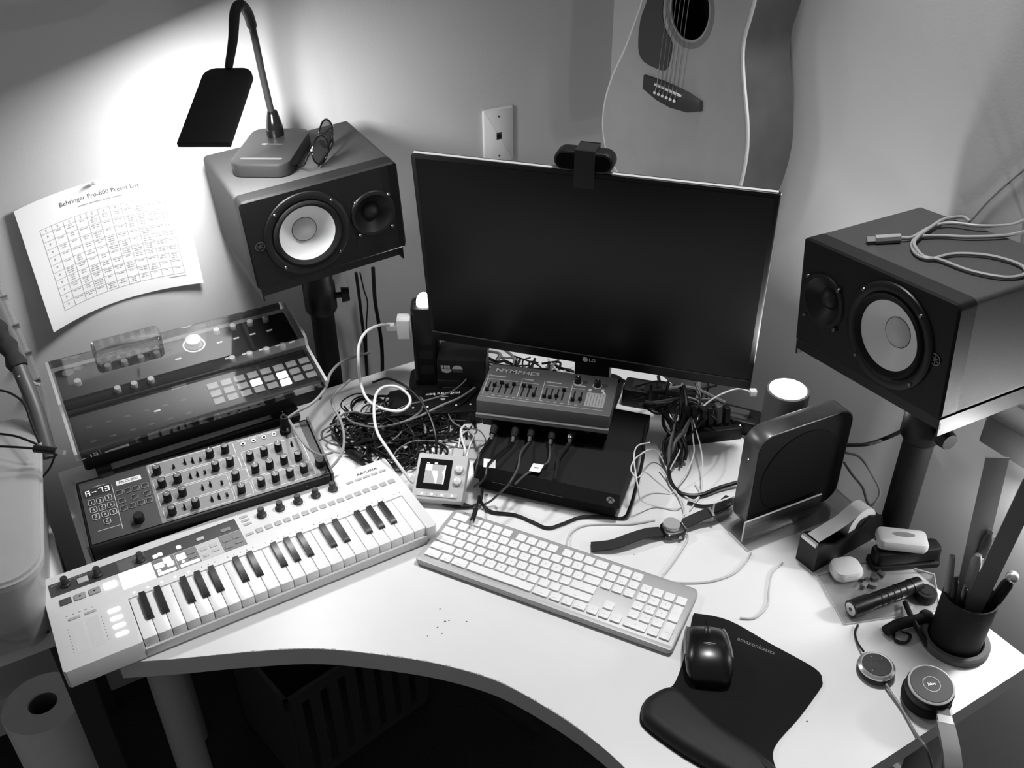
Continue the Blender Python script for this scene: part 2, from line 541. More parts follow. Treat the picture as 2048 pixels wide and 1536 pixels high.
# ------------------------------------------------------------------ display
mon = thing('computer_monitor', 'black flat screen computer monitor standing across the desk corner', 'monitor', (0.8856, 1.2434, ZD), (0, 0, radians(-47.67)))
tilt = radians(-6.237)
MH, MW, zb = 0.3986, 0.614, 0.1359
MM = Matrix.Translation((0, 0, zb)) @ Matrix.Rotation(-tilt, 4, 'X') @ Matrix.Rotation(pi / 2, 4, 'X')   # x right, y up, z towards viewer
SCREEN = mat('screen_glass', 4, 0.30, spec=0.3)
BEZEL = mat('monitor_bezel', 13, 0.4, spec=0.35)
MB().rbox((0, MH / 2, -0.006), (MW, MH, 0.012), 0.006, 0.0015, MM).build('housing', BEZEL, mon)
MB().b2(-MW / 2 + 0.008, MW / 2 - 0.008, 0.024, MH - 0.008, 0.0, 0.0008, MM).build('screen', SCREEN, mon)
MB().b2(-MW / 2 + 0.003, MW / 2 - 0.003, 0.0205, 0.0225, 0.0, 0.0012, MM).build('bezel_seam', DGREY, mon)
MB().rbox((0, MH * 0.42, -0.036), (0.40, 0.26, 0.05), 0.03, 0.012, MM).build('rear_bulge', BEZEL, mon)
MB().b2(-.035, .035, .075, .095, 0.008, 0.30).build('stand_neck', BLACK, mon)
MB().slab(rr(0.11, 0.15, 0.03, 5, 0, 0.095), 0.0, 0.010, 0.002).build('stand_foot', BLACK, mon)
MB().b2(-MW / 2 + .004, MW / 2 - .004, MH - .0004, MH + .0007, -.009, -.003, MM).build('top_edge_gleam', LGREY, mon)  # pale strips paint the lamplight caught along the top and right edges
MB().b2(MW / 2 - .0004, MW / 2 + .0007, .004, MH - .004, -.009, -.004, MM).build('side_edge_gleam', LGREY, mon)
lg = MB().lathe([(0.0052, 0.0), (0.0052, 0.0006)], (0.002, 0.0108, 0), 20, MM)
lg.build('logo_disc', LGREY, mon)
text('LG', 0.0105, LGREY, mon, (0, 0, 0), M=MM @ Matrix.Translation((0.0155, 0.0108, 0.0006)), bold=0.0002)

# ------------------------------------------------------------------ webcam on top of the display
wc = thing('webcam', 'black pill shaped webcam clipped on the top edge of the monitor', 'webcam', (0.8535, 1.2142, ZD + 0.533), (0, 0, radians(-47.67)))
WM = Matrix.Translation((-0.003, -0.012, 0.022)) @ Matrix.Rotation(pi / 2, 4, 'X')
MB().slab(rr(0.098, 0.034, 0.0168, 8), -0.028, 0.004, 0.004, WM, bot=True).build('camera_body', BLACK, wc)
MB().slab(rr(0.089, 0.026, 0.0129, 8), 0.0038, 0.0046, 0.0, WM).build('front_glass', BLACKG, wc)
c = MB()
c.b2(-0.0165, 0.0165, -0.019, 0.022, 0.0385, 0.043)
c.b2(-0.0165, 0.0165, -0.0205, -0.018, -0.02, 0.043)
c.b2(-0.0165, 0.0165, 0.018, 0.0205, -0.035, 0.043)
c.build('mount_clip', DARK, wc)

# ------------------------------------------------------------------ guitar
SPRUCE = mat('guitar_top_wood', 172, 0.42, var=0.05, vscale=14, coat=0.2)
GSIDE = mat('guitar_side_wood', 84, 0.38, var=0.15, vscale=18, coat=0.2)
GDARK = mat('guitar_dark', 60, 0.4)
XF, XB = XW - 0.125, XW - 0.018
gt = thing('acoustic_guitar', 'acoustic guitar hanging on the wall above the monitor', 'guitar', (XF, 1.395, ZD))
def gy(y): return y - 1.395
gl = [(1.40, .318), (1.47, .322), (1.547, .3513), (1.592, .3866), (1.609, .4352), (1.605, .489), (1.583, .546), (1.5466, .609), (1.520, .666), (1.504, .705),
      (1.500, .75), (1.508, .80), (1.512, .85), (1.49, .90), (1.43, .925), (1.36, .93), (1.29, .92), (1.235, .89), (1.208, .84), (1.205, .79), (1.212, .74), (1.2206, .700),
      (1.219, .665), (1.205, .617), (1.187, .562), (1.1795, .51), (1.185, .448), (1.205, .39), (1.25, .342), (1.32, .32)]
go = smooth_closed([(gy(y), z) for y, z in gl], 4)
# local: x' = y, y' = z, z' = towards -x
MG = Matrix(((0, 0, -1, 0), (1, 0, 0, 0), (0, 1, 0, 0), (0, 0, 0, 1)))
hole_c, hole_r = (gy(1.366), 0.716), 0.052
# top with a real round sound hole: ring bridge from outline to hole
N = len(go)
top = MB()
hp = []
for p in go:
    a = atan2(p[1] - hole_c[1], p[0] - hole_c[0]); hp.append((hole_c[0] + hole_r * cos(a), hole_c[1] + hole_r * sin(a)))
vs = [(p[0], p[1], 0.0) for p in go] + [(p[0], p[1], 0.0) for p in hp] + [(p[0], p[1], -0.003) for p in hp]
fs = [(i, (i + 1) % N, N + (i + 1) % N, N + i) for i in range(N)] + [(N + i, N + (i + 1) % N, 2 * N + (i + 1) % N, 2 * N + i) for i in range(N)]
top.add(vs, fs, MG)
top.build('soundboard', SPRUCE, gt)
sd = MB()
back = [(p[0] * 1.0, p[1]) for p in go]
sd.rings([[(p[0], p[1], -0.0002) for p in go], [(p[0], p[1], -(XB - XF)) for p in back]], MG, cap0=False, cap1=True)
sd.build('body_side', GSIDE, gt)
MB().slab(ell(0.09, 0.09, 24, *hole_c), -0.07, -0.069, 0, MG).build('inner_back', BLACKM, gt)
bd = MB()
bo, bi = offset_poly(go, -0.0006), offset_poly(go, 0.0035)
# go runs clockwise or counter-clockwise; take whichever offset lies inside
R = [[(p[0], p[1], -0.004) for p in bo], [(p[0], p[1], 0.0006) for p in bo], [(p[0], p[1], 0.0006) for p in bi], [(p[0], p[1], -0.0002) for p in bi]]
bd.rings(R, MG, False, False)
bd.build('binding', mat('white_binding', 225, 0.4), gt)
rs = MB()
rs.rings([[(hole_c[0] + r * cos(2 * pi * i / 48), hole_c[1] + r * sin(2 * pi * i / 48), zz) for i in range(48)] for r, zz in ((0.0665, 0.0001), (0.0665, 0.0006), (0.056, 0.0006), (0.056, 0.0001))], MG, False, False)
rs.build('rosette', mat('rosette_print', 128, 0.5, var=0.1, vscale=400), gt)
pg = [(1.4857, .7087), (1.502, .6688), (1.5027, .6182), (1.483, .5972), (1.4298, .5943), (1.4151, .5995), (1.4071, .6156), (1.4042, .6486), (1.4242, .6669), (1.4371, .6883), (1.4385, .7177), (1.43, .76), (1.455, .77), (1.478, .75)]
MB().slab(smooth_closed([(gy(y), z) for y, z in pg], 3), 0.0, 0.0016, 0, MG).build('pickguard', GDARK, gt)
bg = [(1.4749, .5745), (1.4163, .5775), (1.39, .5775), (1.345, .5755), (1.3068, .570), (1.3044, .5523), (1.34, .540), (1.3884, .5349), (1.43, .538), (1.4749, .548)]
MB().slab([(gy(y), z) for y, z in bg], 0.0, 0.007, 0.002, MG).build('bridge', mat('bridge_wood', 52, 0.5), gt)
MB().slab([(gy(1.4354), .566), (gy(1.3577), .5645), (gy(1.3577), .568), (gy(1.4354), .5695)], 0.006, 0.010, 0, MG).build('saddle', WHITE, gt)
pin = MB().ball((0, 0, 0.010), 0.0032, 12, 8).mesh('bridge_pin', WHITE)
st = mat('guitar_string', 150, 0.35, metal=1.0)
for k in range(6):
    y = 1.4317 + (1.3732 - 1.4317) * k / 5
    o = obj('bridge_pin', pin, gt); o.matrix_local = MG @ Matrix.Translation((gy(y), 0.553, 0))
    sy = 1.426 + (1.368 - 1.426) * k / 5
    top_y = 1.383 + (1.330 - 1.383) * k / 5
    MB().tube([MG @ Vector((gy(y), 0.555, 0.010)), MG @ Vector((gy(sy), 0.567, 0.0112)), MG @ Vector((gy(top_y - 0.008), 1.13, 0.016))], 0.0007, 5, sm=False).build('string', st, gt)
MB().b2(gy(1.378), gy(1.318), 0.795, 1.20, -0.02, 0.010, MG).build('neck', GDARK, gt)
MB().b2(gy(1.382), gy(1.310), 1.20, 1.38, -0.028, 0.0, MG).build('headstock', GDARK, gt)
MB().b2(gy(1.36), gy(1.33), 1.22, 1.28, -0.12, -0.028, MG).build('wall_hanger', BLACK, gt)

# ------------------------------------------------------------------ wall plate
wp = thing('wall_plate', 'white wall plate with a single network jack', 'wall plate', (0.9986, YW, ZD + 0.398))
PM = Matrix.Translation((0, 0, 0)) @ Matrix.Rotation(pi / 2, 4, 'X')
MB().slab(rr(0.0735, 0.121, 0.003, 3), 0.0, 0.0065, 0.0035, PM).build('plate', mat('plate_white', 236, 0.35), wp)
MB().b2(-0.0062, 0.0062, -0.007, 0.0085, 0.0045, 0.0068, PM).build('jack_frame', DGREY, wp)
MB().b2(-0.0048, 0.0048, -0.0055, 0.005, 0.0066, 0.0072, PM).build('jack_socket', BLACK, wp)
for z in (-0.0435, 0.0435):
    MB().lathe([(0.0022, 0.006), (0.0022, 0.0072)], (0, z, 0), 12, PM).build('screw', STEEL, wp)
# ------------------------------------------------------------------ LED desk lamp on the left speaker
TopL = lambda u, v, w=0.0: ML @ Vector((u, v, 0.170 + w))
lamp = thing('desk_lamp', 'black gooseneck LED desk lamp standing on the speaker', 'lamp', tuple(TopL(0.104, 0.145)))
LI = Matrix.Translation(-Vector(TopL(0.104, 0.145)))
LB = LI @ ML @ Matrix.Translation((0.106, 0.139, 0.170)) @ Matrix.Rotation(radians(-35), 4, 'Z')
LBASE = mat('lamp_base_black', 30, 0.4, spec=0.4)
MB().slab(rr(0.108, 0.155, 0.022, 6), 0.0008, 0.024, 0.004, LB).build('lamp_base', LBASE, lamp)
MB().slab(rr(0.075, 0.006, 0.0029, 4, 0.0, -0.055), 0.024, 0.0245, 0, LB).build('touch_slider', DGREY, lamp)
lo = MB().slab(ell(0.006, 0.0038, 16, -0.012, 0.005), 0.024, 0.0244, 0, LB)
lo.b2(-0.006, 0.022, 0.0044, 0.0056, 0.024, 0.0244, LB)
lo.build('printed_mark', mat('lamp_mark', 90, .5), lamp)
nb = LI @ Vector((0.4893, 1.674, ZD + 0.506))
nk = [Vector((.4893, 1.674, .512)), Vector((.4885, 1.674, .552)), Vector((.4794, 1.665, .6336)), Vector((.4696, 1.645, .7065)), Vector((.4599, 1.625, .7438)),
      Vector((.4447, 1.605, .7651)), Vector((.4291, 1.59, .7586)), Vector((.4162, 1.58, .7204)), Vector((.398, 1.566, .682))]
MB().lathe([(0.010, 0.0), (0.0155, 0.012), (0.0155, 0.030), (0.009, 0.058), (0.0065, 0.060)], tuple(LI @ (nk[0] + Vector((0, 0, ZD - 0.004)))), 20).build('neck_collar', BLACKG, lamp)
MB().tube([LI @ (p + Vector((0, 0, ZD))) for p in nk], lambda t: 0.0062 if t < 0.42 else 0.0085 - 0.002 * max(0, t - 0.8) / 0.2, 12, k=8).build('gooseneck', DARK, lamp)
# head: flat slab; u along its width, v along its length, emits along n
hq = [Vector((.363, 1.593, .678)), Vector((.431, 1.543, .680)), Vector((.346, 1.410, .616)), Vector((.279, 1.458, .613))]
hc = sum(hq, Vector()) / 4
hu = ((hq[1] - hq[0]) + (hq[2] - hq[3])).normalized()
hv = ((hq[0] - hq[3]) + (hq[1] - hq[2])); hv = (hv - hu * hv.dot(hu)).normalized()
hn = hu.cross(hv)                 # points up, away from the light
HM = LI @ (Matrix.Translation(hc + Vector((0, 0, ZD))) @ Matrix((hu, hv, hn)).transposed().to_4x4())
ho = [(0.041, -0.086), (0.041, 0.062)] + [(0.021 + 0.020 * cos(a * pi / 16), 0.064 + 0.022 * sin(a * pi / 16)) for a in range(9)] + \
     [(-0.021 - 0.020 * sin(a * pi / 16), 0.064 + 0.022 * cos(a * pi / 16)) for a in range(9)] + [(-0.041, -0.086)]
MB().slab(ho, -0.004, 0.005, 0.002, HM).build('lamp_head', mat('lamp_head_black', 8, 0.6), lamp)
MB().slab(rr(0.070, 0.145, 0.01, 4, 0, -0.006), -0.0055, -0.0041, 0, HM).build('led_diffuser', mat('lamp_diffuser', 245, 0.4, emit=8.0), lamp)
la = bpy.data.lights.new('led_light', 'AREA')
la.shape = 'RECTANGLE'; la.size = 0.066; la.size_y = 0.14; la.energy = LAMP_W
lo_ = bpy.data.objects.new('led_light', la); COL.objects.link(lo_)
lo_.parent = lamp
lo_.matrix_local = HM @ Matrix.Translation((0, -0.006, -0.007))

# ------------------------------------------------------------------ eyeglasses on the left speaker
gls = thing('eyeglasses', 'folded dark rimmed eyeglasses beside the lamp base', 'eyeglasses', tuple(TopL(0.19, 0.075)))
GI = Matrix.Translation(-Vector(TopL(0.19, 0.075)))
LENS = glass('spectacle_lens', 0.75, 0.12, 0.02)
def lens_at(u, v, ang, lean):
    M = GI @ ML @ Matrix.Translation((u, v, 0.170 + 0.0262)) @ Matrix.Rotation(ang, 4, 'Z') @ Matrix.Rotation(lean, 4, 'Y') @ Matrix.Rotation(pi / 2, 4, 'X')
    pts = [M @ Vector((0.0255 * cos(a) * (1 + 0.08 * cos(2 * a)), 0.0245 * sin(a), 0)) for a in [2 * pi * i / 28 for i in range(28)]]
    r = MB()
    R = []
    n = len(pts)
    for i, p in enumerate(pts):
        tt = (pts[(i + 1) % n] - pts[i - 1]).normalized(); nn = (M.to_3x3() @ Vector((0, 0, 1))).normalized(); bb = tt.cross(nn)
        R.append([tuple(p + nn * 0.0017 * cos(k * pi / 3) + bb * 0.0017 * sin(k * pi / 3)) for k in range(6)])
    R.append(R[0])
    r.rings(R, None, False, False).build('rim', BLACKG, gls)
    MB().slab([(0.0250 * cos(2 * pi * i / 28) * (1 + 0.08 * cos(4 * pi * i / 28)), 0.024 * sin(2 * pi * i / 28)) for i in range(28)], -0.0006, 0.0006, 0, M).build('lens', LENS, gls)
    return M
M1 = lens_at(0.172, 0.064, radians(40), radians(10))
M2 = lens_at(0.206, 0.126, radians(44), radians(10))
MB().tube([M1 @ Vector((0.026, 0.004, 0)), (M1 @ Vector((0.032, 0.009, 0)) + M2 @ Vector((-0.032, 0.009, 0))) / 2, M2 @ Vector((-0.026, 0.004, 0))], 0.0014, 6).build('bridge', STEEL, gls)
for a, c, e in ((M1 @ Vector((-0.0275, 0.006, 0)), (0.134, 0.052), (0.128, 0.078)), (M2 @ Vector((0.0275, 0.006, 0)), (0.205, 0.10), (0.160, 0.052))):
    q = GI @ ML @ Vector((c[0], c[1], 0.170 + 0.012)); q2 = GI @ ML @ Vector((e[0], e[1], 0.170 + 0.0035))
    MB().tube([a, a.lerp(q, 0.5) + Vector((0, 0, 0.002)), q, q2], 0.0018, 6).build('temple', BLACKG, gls)
    MB().ball(tuple(a), 0.0026, 8, 6).build('hinge', SILVER, gls)

# ------------------------------------------------------------------ preset sheet pinned to the left wall
PAPER = mat('white_paper', 240, 0.7)
sheet = thing('preset_sheet', 'printed preset list sheet pinned to the wall left of the lamp', 'paper', (0.186, YW, ZD + 0.46))
def pp(s, t, e=0.0):
    """s 0..1 across, t 0..1 down the page; curls off the wall away from the pin"""
    x = 0.0395 + 0.283 * s + 0.0015 * t
    z = 0.452 + 0.016 * s - 0.232 * t + 0.011 * 4 * s * (1 - s) * (0.75 + 0.25 * (1 - t))
    lift = 0.0015 + 0.030 * (0.5 - min(s, .5)) ** 2 * 4 * (0.5 + 0.5 * t) + 0.014 * max(0, s - 0.5) ** 2 * 4 * t + 0.004 * t
    return Vector((x - 0.186, -lift - e, z - 0.46))
NS, NT = 28, 16
vs = [tuple(pp(i / NS, j / NT)) for j in range(NT + 1) for i in range(NS + 1)]
fs = [(j * (NS + 1) + i, j * (NS + 1) + i + 1, (j + 1) * (NS + 1) + i + 1, (j + 1) * (NS + 1) + i) for j in range(NT) for i in range(NS)]
MB().add(vs, fs).build('page', PAPER, sheet, ang=180)
INK = mat('printed_ink', 165, 0.8); INK2 = mat('printed_ink_dark', 85, 0.8)
gr = MB()
def pquad(m, s0, s1, t0, t1, k=1, e=0.0004):
    for i in range(k):
        a, c = s0 + (s1 - s0) * i / k, s0 + (s1 - s0) * (i + 1) / k
        m.add([tuple(pp(a, t0, e)), tuple(pp(c, t0, e)), tuple(pp(c, t1, e)), tuple(pp(a, t1, e))], [(0, 1, 2, 3)])
S0, S1, T0, T1 = 0.105, 0.895, 0.215, 0.885
rows = [0.0, 0.06] + [0.06 + 0.094 * (k + 1) for k in range(10)]
for r_ in rows:
    t = T0 + (T1 - T0) * r_
    pquad(gr, S0, S1, t, t + 0.0035, 20)
for c in range(12):
    s = S0 + (S1 - S0) * c / 11
    for j in range(10):
        t0, t1 = T0 + (T1 - T0) * j / 10, T0 + (T1 - T0) * (j + 1) / 10
        pquad(gr, s, s + 0.0026, t0, t1)
gr.build('table_lines', INK, sheet)
random.seed(8)
tx = MB()
for r_ in range(10):
    for c in range(11):
        if c == 0:
            s = S0 + (S1 - S0) * 0.5 / 11; t = T0 + (T1 - T0) * (rows[r_ + 1] + 0.03)
            pquad(tx, s - 0.004, s + 0.004, t, t + 0.016)
            continue
        for l in range(random.choice((1, 1, 2, 2, 3))):
            w_ = random.uniform(0.02, 0.055)
            s = S0 + (S1 - S0) * (c + 0.5) / 11; t = T0 + (T1 - T0) * (rows[r_ + 1] + 0.014) + l * 0.0165
            for wd in range(2):
                a = s - w_ / 2 + wd * w_ * 0.56
                pquad(tx, a, a + w_ * 0.44, t, t + 0.008)
for c in range(11):
    s = S0 + (S1 - S0) * (c + 0.5) / 11
    pquad(tx, s - 0.003, s + 0.003, T0 + 0.012, T0 + 0.030)
pquad(tx, 0.79, 0.90, 0.905, 0.913)
for s_, w_ in ((.36, .06), (.43, .07), (.51, .05), (.57, .06)): pquad(tx, s_, s_ + w_, .147, .158, 2)
tx.build('table_entries', INK, sheet)
for txt, size, tc in (('Behringer Pro-800 Preset List', 0.0115, 0.098), ):
    me = text_mesh(txt, size, INK2 if size > .01 else INK)
    for v in me.vertices:
        v.co = pp(0.5 + v.co.x / 0.283, tc - v.co.y / 0.232, 0.0005)
    obj('lettering', me, sheet)
pn = thing('push_pin', 'small clear push pin above the printed sheet', 'push pin', tuple(Vector((0.178, YW - 0.002, ZD + 0.468))))
MB().cyl((0, 0, 0), (-0.002, -0.012, 0.003), 0.0007, n=6).build('needle', SILVER, pn)
MB().cyl((-0.002, -0.010, 0.003), (-0.006, -0.026, 0.010), 0.0035, 0.0022, n=10).build('grip', frosted('clear_pin', 170, 0.75), pn)
# ------------------------------------------------------------------ shared small meshes
mm = 0.001
def knob_mesh(name, m, prof, n=18):
    return MB().lathe([(r * mm, z * mm) for r, z in prof], (0, 0, 0), n).mesh(name, m, 35)
def btn_mesh(name, m, w, h, z, r=1.0, bev=0.4):
    return MB().slab(rr(w * mm, h * mm, r * mm, 3), 0, z * mm, bev * mm).mesh(name, m)
def put(name, me, parent, u, v, w=0.0, rz=0.0):
    return obj(name, me, parent, (u * mm, v * mm, w * mm), (0, 0, rz) if rz else None)

# ------------------------------------------------------------------ white controller keyboard with piano keys
ks = thing('controller_keyboard', 'white music keyboard controller with small piano keys at the desk front', 'keyboard', (-0.097, 1.0876, ZD), (0, 0, radians(0.286)))
KSB = mat('controller_white', 216, 0.45, var=0.01)
H = 36
c = MB()
c.b2(.1105, .5705, .0045, .097, .004, .0165)
uo = [(.004, 0), (.1065, 0), (.1105, .002), (.1105, .097), (.5705, .097), (.5705, .002), (.574, 0), (.585, 0), (.589, .004), (.589, .202), (.585, .206), (.004, .206), (0, .202), (0, .004)]
c.slab(uo, .003, H * mm, .0012)
c.b2(.1105, .5705, .0002, .0045, .004, .0185)
c.build('case', KSB, ks)
for x in (.03, .56):
    for y in (.02, .19):
        MB().lathe([(.006, 0), (.006, .004)], (x, y, 0), 12).build('rubber_foot', RUBBER, ks)
MB().b2(.1107, .5703, .006, .098, .0172, .0176).build('key_bed', BLACKM, ks)
pw = (570.3 - 111.2) / 22
wk = MB()
wk.slab(rr((pw - .9) * mm, 91 * mm, 1.0 * mm, 2, 0, 45.5 * mm), .018, .0345, .0006)
wkm = wk.mesh('white_key', KEYW)
bk = MB()
a, b_ = 5.6, 4.4
bk.add([(-a * mm, 0, 0), (a * mm, 0, 0), (a * mm, 56 * mm, 0), (-a * mm, 56 * mm, 0),
        (-b_ * mm, 5.5 * mm, 8.5 * mm), (b_ * mm, 5.5 * mm, 8.5 * mm), (b_ * mm, 56 * mm, 8.5 * mm), (-b_ * mm, 56 * mm, 8.5 * mm),
        (-5 * mm, .6 * mm, 5 * mm), (5 * mm, .6 * mm, 5 * mm)],
       [(0, 3, 2, 1), (4, 5, 6, 7), (0, 1, 9, 8), (8, 9, 5, 4), (1, 2, 6, 5), (1, 5, 9), (3, 0, 4, 7), (0, 8, 4), (2, 3, 7, 6)])
bkm = bk.mesh('black_key', KEYB)
for i in range(22):
    put('white_key', wkm, ks, 111.2 + pw * (i + .5), 5.0)
for i in range(21):
    if i % 7 in (2, 6): continue
    sh = {0: -1.6, 1: 1.6, 3: -2, 4: 0, 5: 2}[i % 7]
    put('black_key', bkm, ks, 111.2 + pw * (i + 1) + sh * .6, 39, 33.5)
def flat(name, m, x0, x1, y0, y1, parent, z=H, th=.3, r=1.0):
    return MB().slab(rr((x1 - x0) * mm, (y1 - y0) * mm, r * mm, 3, (x0 + x1) / 2 * mm, (y0 + y1) / 2 * mm), (z - .05) * mm, (z + th) * mm).build(name, m, parent)
STRIP = mat('panel_dark', 62, 0.45)
STRIP2 = mat('panel_grey', 118, 0.45)
STRIP3 = mat('panel_light', 190, 0.45)
flat('track_strip', STRIP, 10, 304.5, 159, 188.5, ks, r=.5)
flat('track_panel', mat('panel_lit', 232, .5, emit=.25), 108.5, 159, 118, 158, ks, r=.5)
flat('track_panel', STRIP2, 159.8, 194.5, 118, 158, ks, r=.5)
flat('track_panel', STRIP2, 195.3, 230, 118, 158, ks, r=.5)
flat('track_panel', STRIP3, 231, 266.5, 118, 158, ks, r=.5)
flat('track_panel', STRIP2, 267.3, 304.5, 118, 158, ks, r=.5)
flat('track_strip', mat('panel_mid', 92, .45), 112, 155, 160, 186, ks, H + .3, r=.5)
kk = knob_mesh('knob', mat('knob_grey', 58, .5), [(8.6, 0), (8.4, 3), (6.0, 4.5), (5.6, 15), (4.9, 16), (0.5, 16)])
for u in (346.9, 379, 411, 443, 474.9): put('encoder_knob', kk, ks, u, 172.4, H)
kd = knob_mesh('knob_dark', mat('knob_dark', 40, .5), [(7.6, 0), (7.4, 3), (5.6, 4.5), (5.2, 15), (4.6, 16), (0.5, 16)])
for u, v in ((34.4, 178), (81.6, 174), (147, 172)): put('rotary_knob', kd, ks, u, v - 2, H + .3)
for u in (346.9, 379, 411, 443, 474.9):
    d_ = MB()
    for k in range(11):
        a = radians(-60 + 30 * k)
        d_.slab(ell(.0007, .0007, 6, .0113 * cos(a), .0113 * sin(a)), 0, .0002)
    d_.build('knob_scale', MGREY, ks, (u * mm, 172.4 * mm, H * mm))
sb = btn_mesh('step_button', mat('step_grey', 168, .5), 11.4, 9.8, 1.6)
for k in range(16): put('step_button', sb, ks, 331.7 + (570.7 - 331.7) * k / 15, 139.5, H)
rb = btn_mesh('small_button', mat('step_grey', 168, .5), 13.5, 5.0, 1.4)
for u, v in ((319.2, 184.5), (319.5, 174.5), (319.8, 164), (315, 139)): put('function_button', rb, ks, u, v, H)
rb2 = btn_mesh('mode_button', mat('step_grey', 168, .5), 12.5, 4.6, 1.4)
for u in (507, 523.2, 538.5, 553.6, 569): put('mode_button', rb2, ks, u, 173.8, H)
text('ARTURIA', .0082, DARK, ks, (.5445, .1866, .0363), bold=.00012, sx=1.15)
text('KEY', .0062, PRINTG, ks, (.019, .1835, .0366)); text('STEP PRO', .0062, PRINTG, ks, (.054, .1845, .0366))
# transport
tb = btn_mesh('transport_button', mat('transport_grey', 150, .5), 17, 12.5, 2.0, 2)
td = btn_mesh('record_button', mat('record_dark', 70, .5), 17, 12.5, 2.0, 2)
tl = btn_mesh('play_button', LIT, 19, 14, 2.0, 2)
put('record_button', td, ks, 27.9, 139.5, H)
put('transport_button', tb, ks, 48.8, 139.3, H); put('transport_button', tb, ks, 70.3, 139.2, H)
put('play_button', tl, ks, 92.7, 140, H)
put('track_button', btn_mesh('track_button', LGREY, 16, 12, 2.2, 1.5), ks, 59.2, 173, H)
for u, v in ((48.8, 139.3), (70.3, 139.2)):
    MB().slab(ell(.0016, .0016, 10), 0, .0003).build('printed_symbol', DARK, ks, (u * mm, v * mm, (H + 2) * mm))
l4 = btn_mesh('lit_button', LIT, 18, 7.6, 1.8, 3)
for v in (83.8, 66, 48.7, 31): put('lit_button', l4, ks, 87, v, H)
def lit(x0, x1, y0, y1, r=1.2): return flat('lit_pad', LIT, x0, x1, y0, y1, ks, H + .3, 1.2, r)
lit(117, 154, 124, 152, 4)
for q in ((162, 176, 137, 148), (177, 189, 143, 155), (180, 191, 133, 142), (163, 191, 120.5, 126), (163, 169, 129, 133), (165, 172, 163, 170), (173, 180, 164, 171),
          (197, 211, 138, 151), (202, 207, 130, 134), (198, 228, 120.5, 126), (203, 210, 165, 172)): lit(*q)
for q in ((214, 226, 143, 152), (214, 226, 132, 138), (235, 246, 140, 148), (250, 262, 140, 148), (235, 244, 124, 130), (250, 262, 128, 134),
          (271, 283, 140, 149), (288, 300, 140, 149), (271, 283, 124, 131), (288, 300, 127, 133), (276, 292, 165, 173), (236, 248, 166, 173)):
    flat('panel_button', MGREY if q[0] < 232 or q[0] > 266 else LGREY, *q, ks, H + .3, 1.0, 1)
ld = MB().lathe([(.0016, 0), (.0013, .0008)], n=10).mesh('led_dot', LIT2)
lf = MB().lathe([(.0010, 0), (.0009, .0004)], n=8).mesh('led_dot_off', MGREY)
for k in range(22):
    for j in (0, 1):
        if j and k % 7 in (2, 6): continue
        u = 111.2 + pw * (k + .5 + j * .5)
        on = u < 206
        if on and j == 0 or not on: put('key_led', ld if on else lf, ks, u, 105.5, H)
sg = mat('strip_groove', 205, .5)
flat('touch_strip', sg, 25, 42, 26, 88, ks, th=.15, r=2); flat('touch_strip', sg, 47, 64, 26, 88, ks, th=.15, r=2)
for k in range(8):
    for u in (20.5, 68):
        MB().slab(ell(.0009, .0009, 8), 0, .0002).build('scale_dot', MGREY, ks, (u * mm, (31 + 7 * k) * mm, H * mm))
ob = btn_mesh('octave_button', mat('step_grey', 168, .5), 17, 4.6, 1.2)
put('octave_button', ob, ks, 33, 98.4, H); put('octave_button', ob, ks, 56.2, 98.6, H)
for u in (24, 33, 42, 51, 60):
    MB().slab(rr(.0035, .0012, .0005, 2), 0, .0002).build('scale_mark', MGREY, ks, (u * mm, .108, H * mm))

# ------------------------------------------------------------------ knobby desktop synthesizer (middle)
py = thing('analog_synthesizer', 'grey desktop synthesizer with rows of black knobs and an A-73 display', 'synthesizer', (-0.0027, 1.319, ZD + 0.058), (radians(11.8), 0, radians(-4)))
PROB = mat('synth_body_black', 18, .5, spec=.3)
PANL = mat('synth_panel_dark', 58, .5, var=.04)
PANM = mat('synth_panel_grey', 122, .5, var=.03)
PANB = mat('synth_panel_black', 40, .45)
c = MB(); c.slab(rr(.398, .144, .004, 3, .188, .058), -.044, -.001, .001); c.build('case', PROB, py)
for x in (-.0135, .3895): MB().b2(x - .002, x + .002, -.014, .130, -.048, .004).build('side_cheek', DGREY, py)
flat('front_panel', PANM, 102, 372, -9, 124, py, 0, .6, 1)
flat('keypad_panel', PANL, -7, 102, -9, 124, py, 0, .6, 1)
flat('display_window', PANB, -4, 41, 89, 106, py, .5, .4, 1)
flat('end_panel', PANB, 372, 385, -9, 124, py, 0, .6, 1)
seg = {'A': 'abcefg', '-': 'g', '7': 'abc', '3': 'abcdg'}
SG = {'a': (-.6, 1, .6, 1), 'b': (.6, 1, .6, 0), 'c': (.6, 0, .6, -1), 'd': (-.6, -1, .6, -1), 'e': (-.6, 0, -.6, -1), 'f': (-.6, 1, -.6, 0), 'g': (-.6, 0, .6, 0)}
for i, ch_ in enumerate('A-73'):
    g_ = MB()
    for k in seg[ch_]:
        a0, b0, a1, b1 = SG[k]; cx = .0035 + .0103 * i
        g_.line2([(cx + a0 * .0048, .0975 + b0 * .0048), (cx + a1 * .0048, .0975 + b1 * .0048)], .0014, .0010)
    g_.build('display_digit', mat('display_digits', 225, .5, emit=.7), py)
flat('name_plate', mat('name_plate_white', 222, .5), 49.5, 90, 96.8, 107, py, .5, .4, 1.5)
text('PRO-800', .0075, DARK, py, (.0698, .1018, .0011), sx=1.15)
text('ANALOG 8-VOICE POLYPHONIC SYNTHESIZER', .0042, PRINTW, py, (.303, .1195, .0008))
pr = MB()
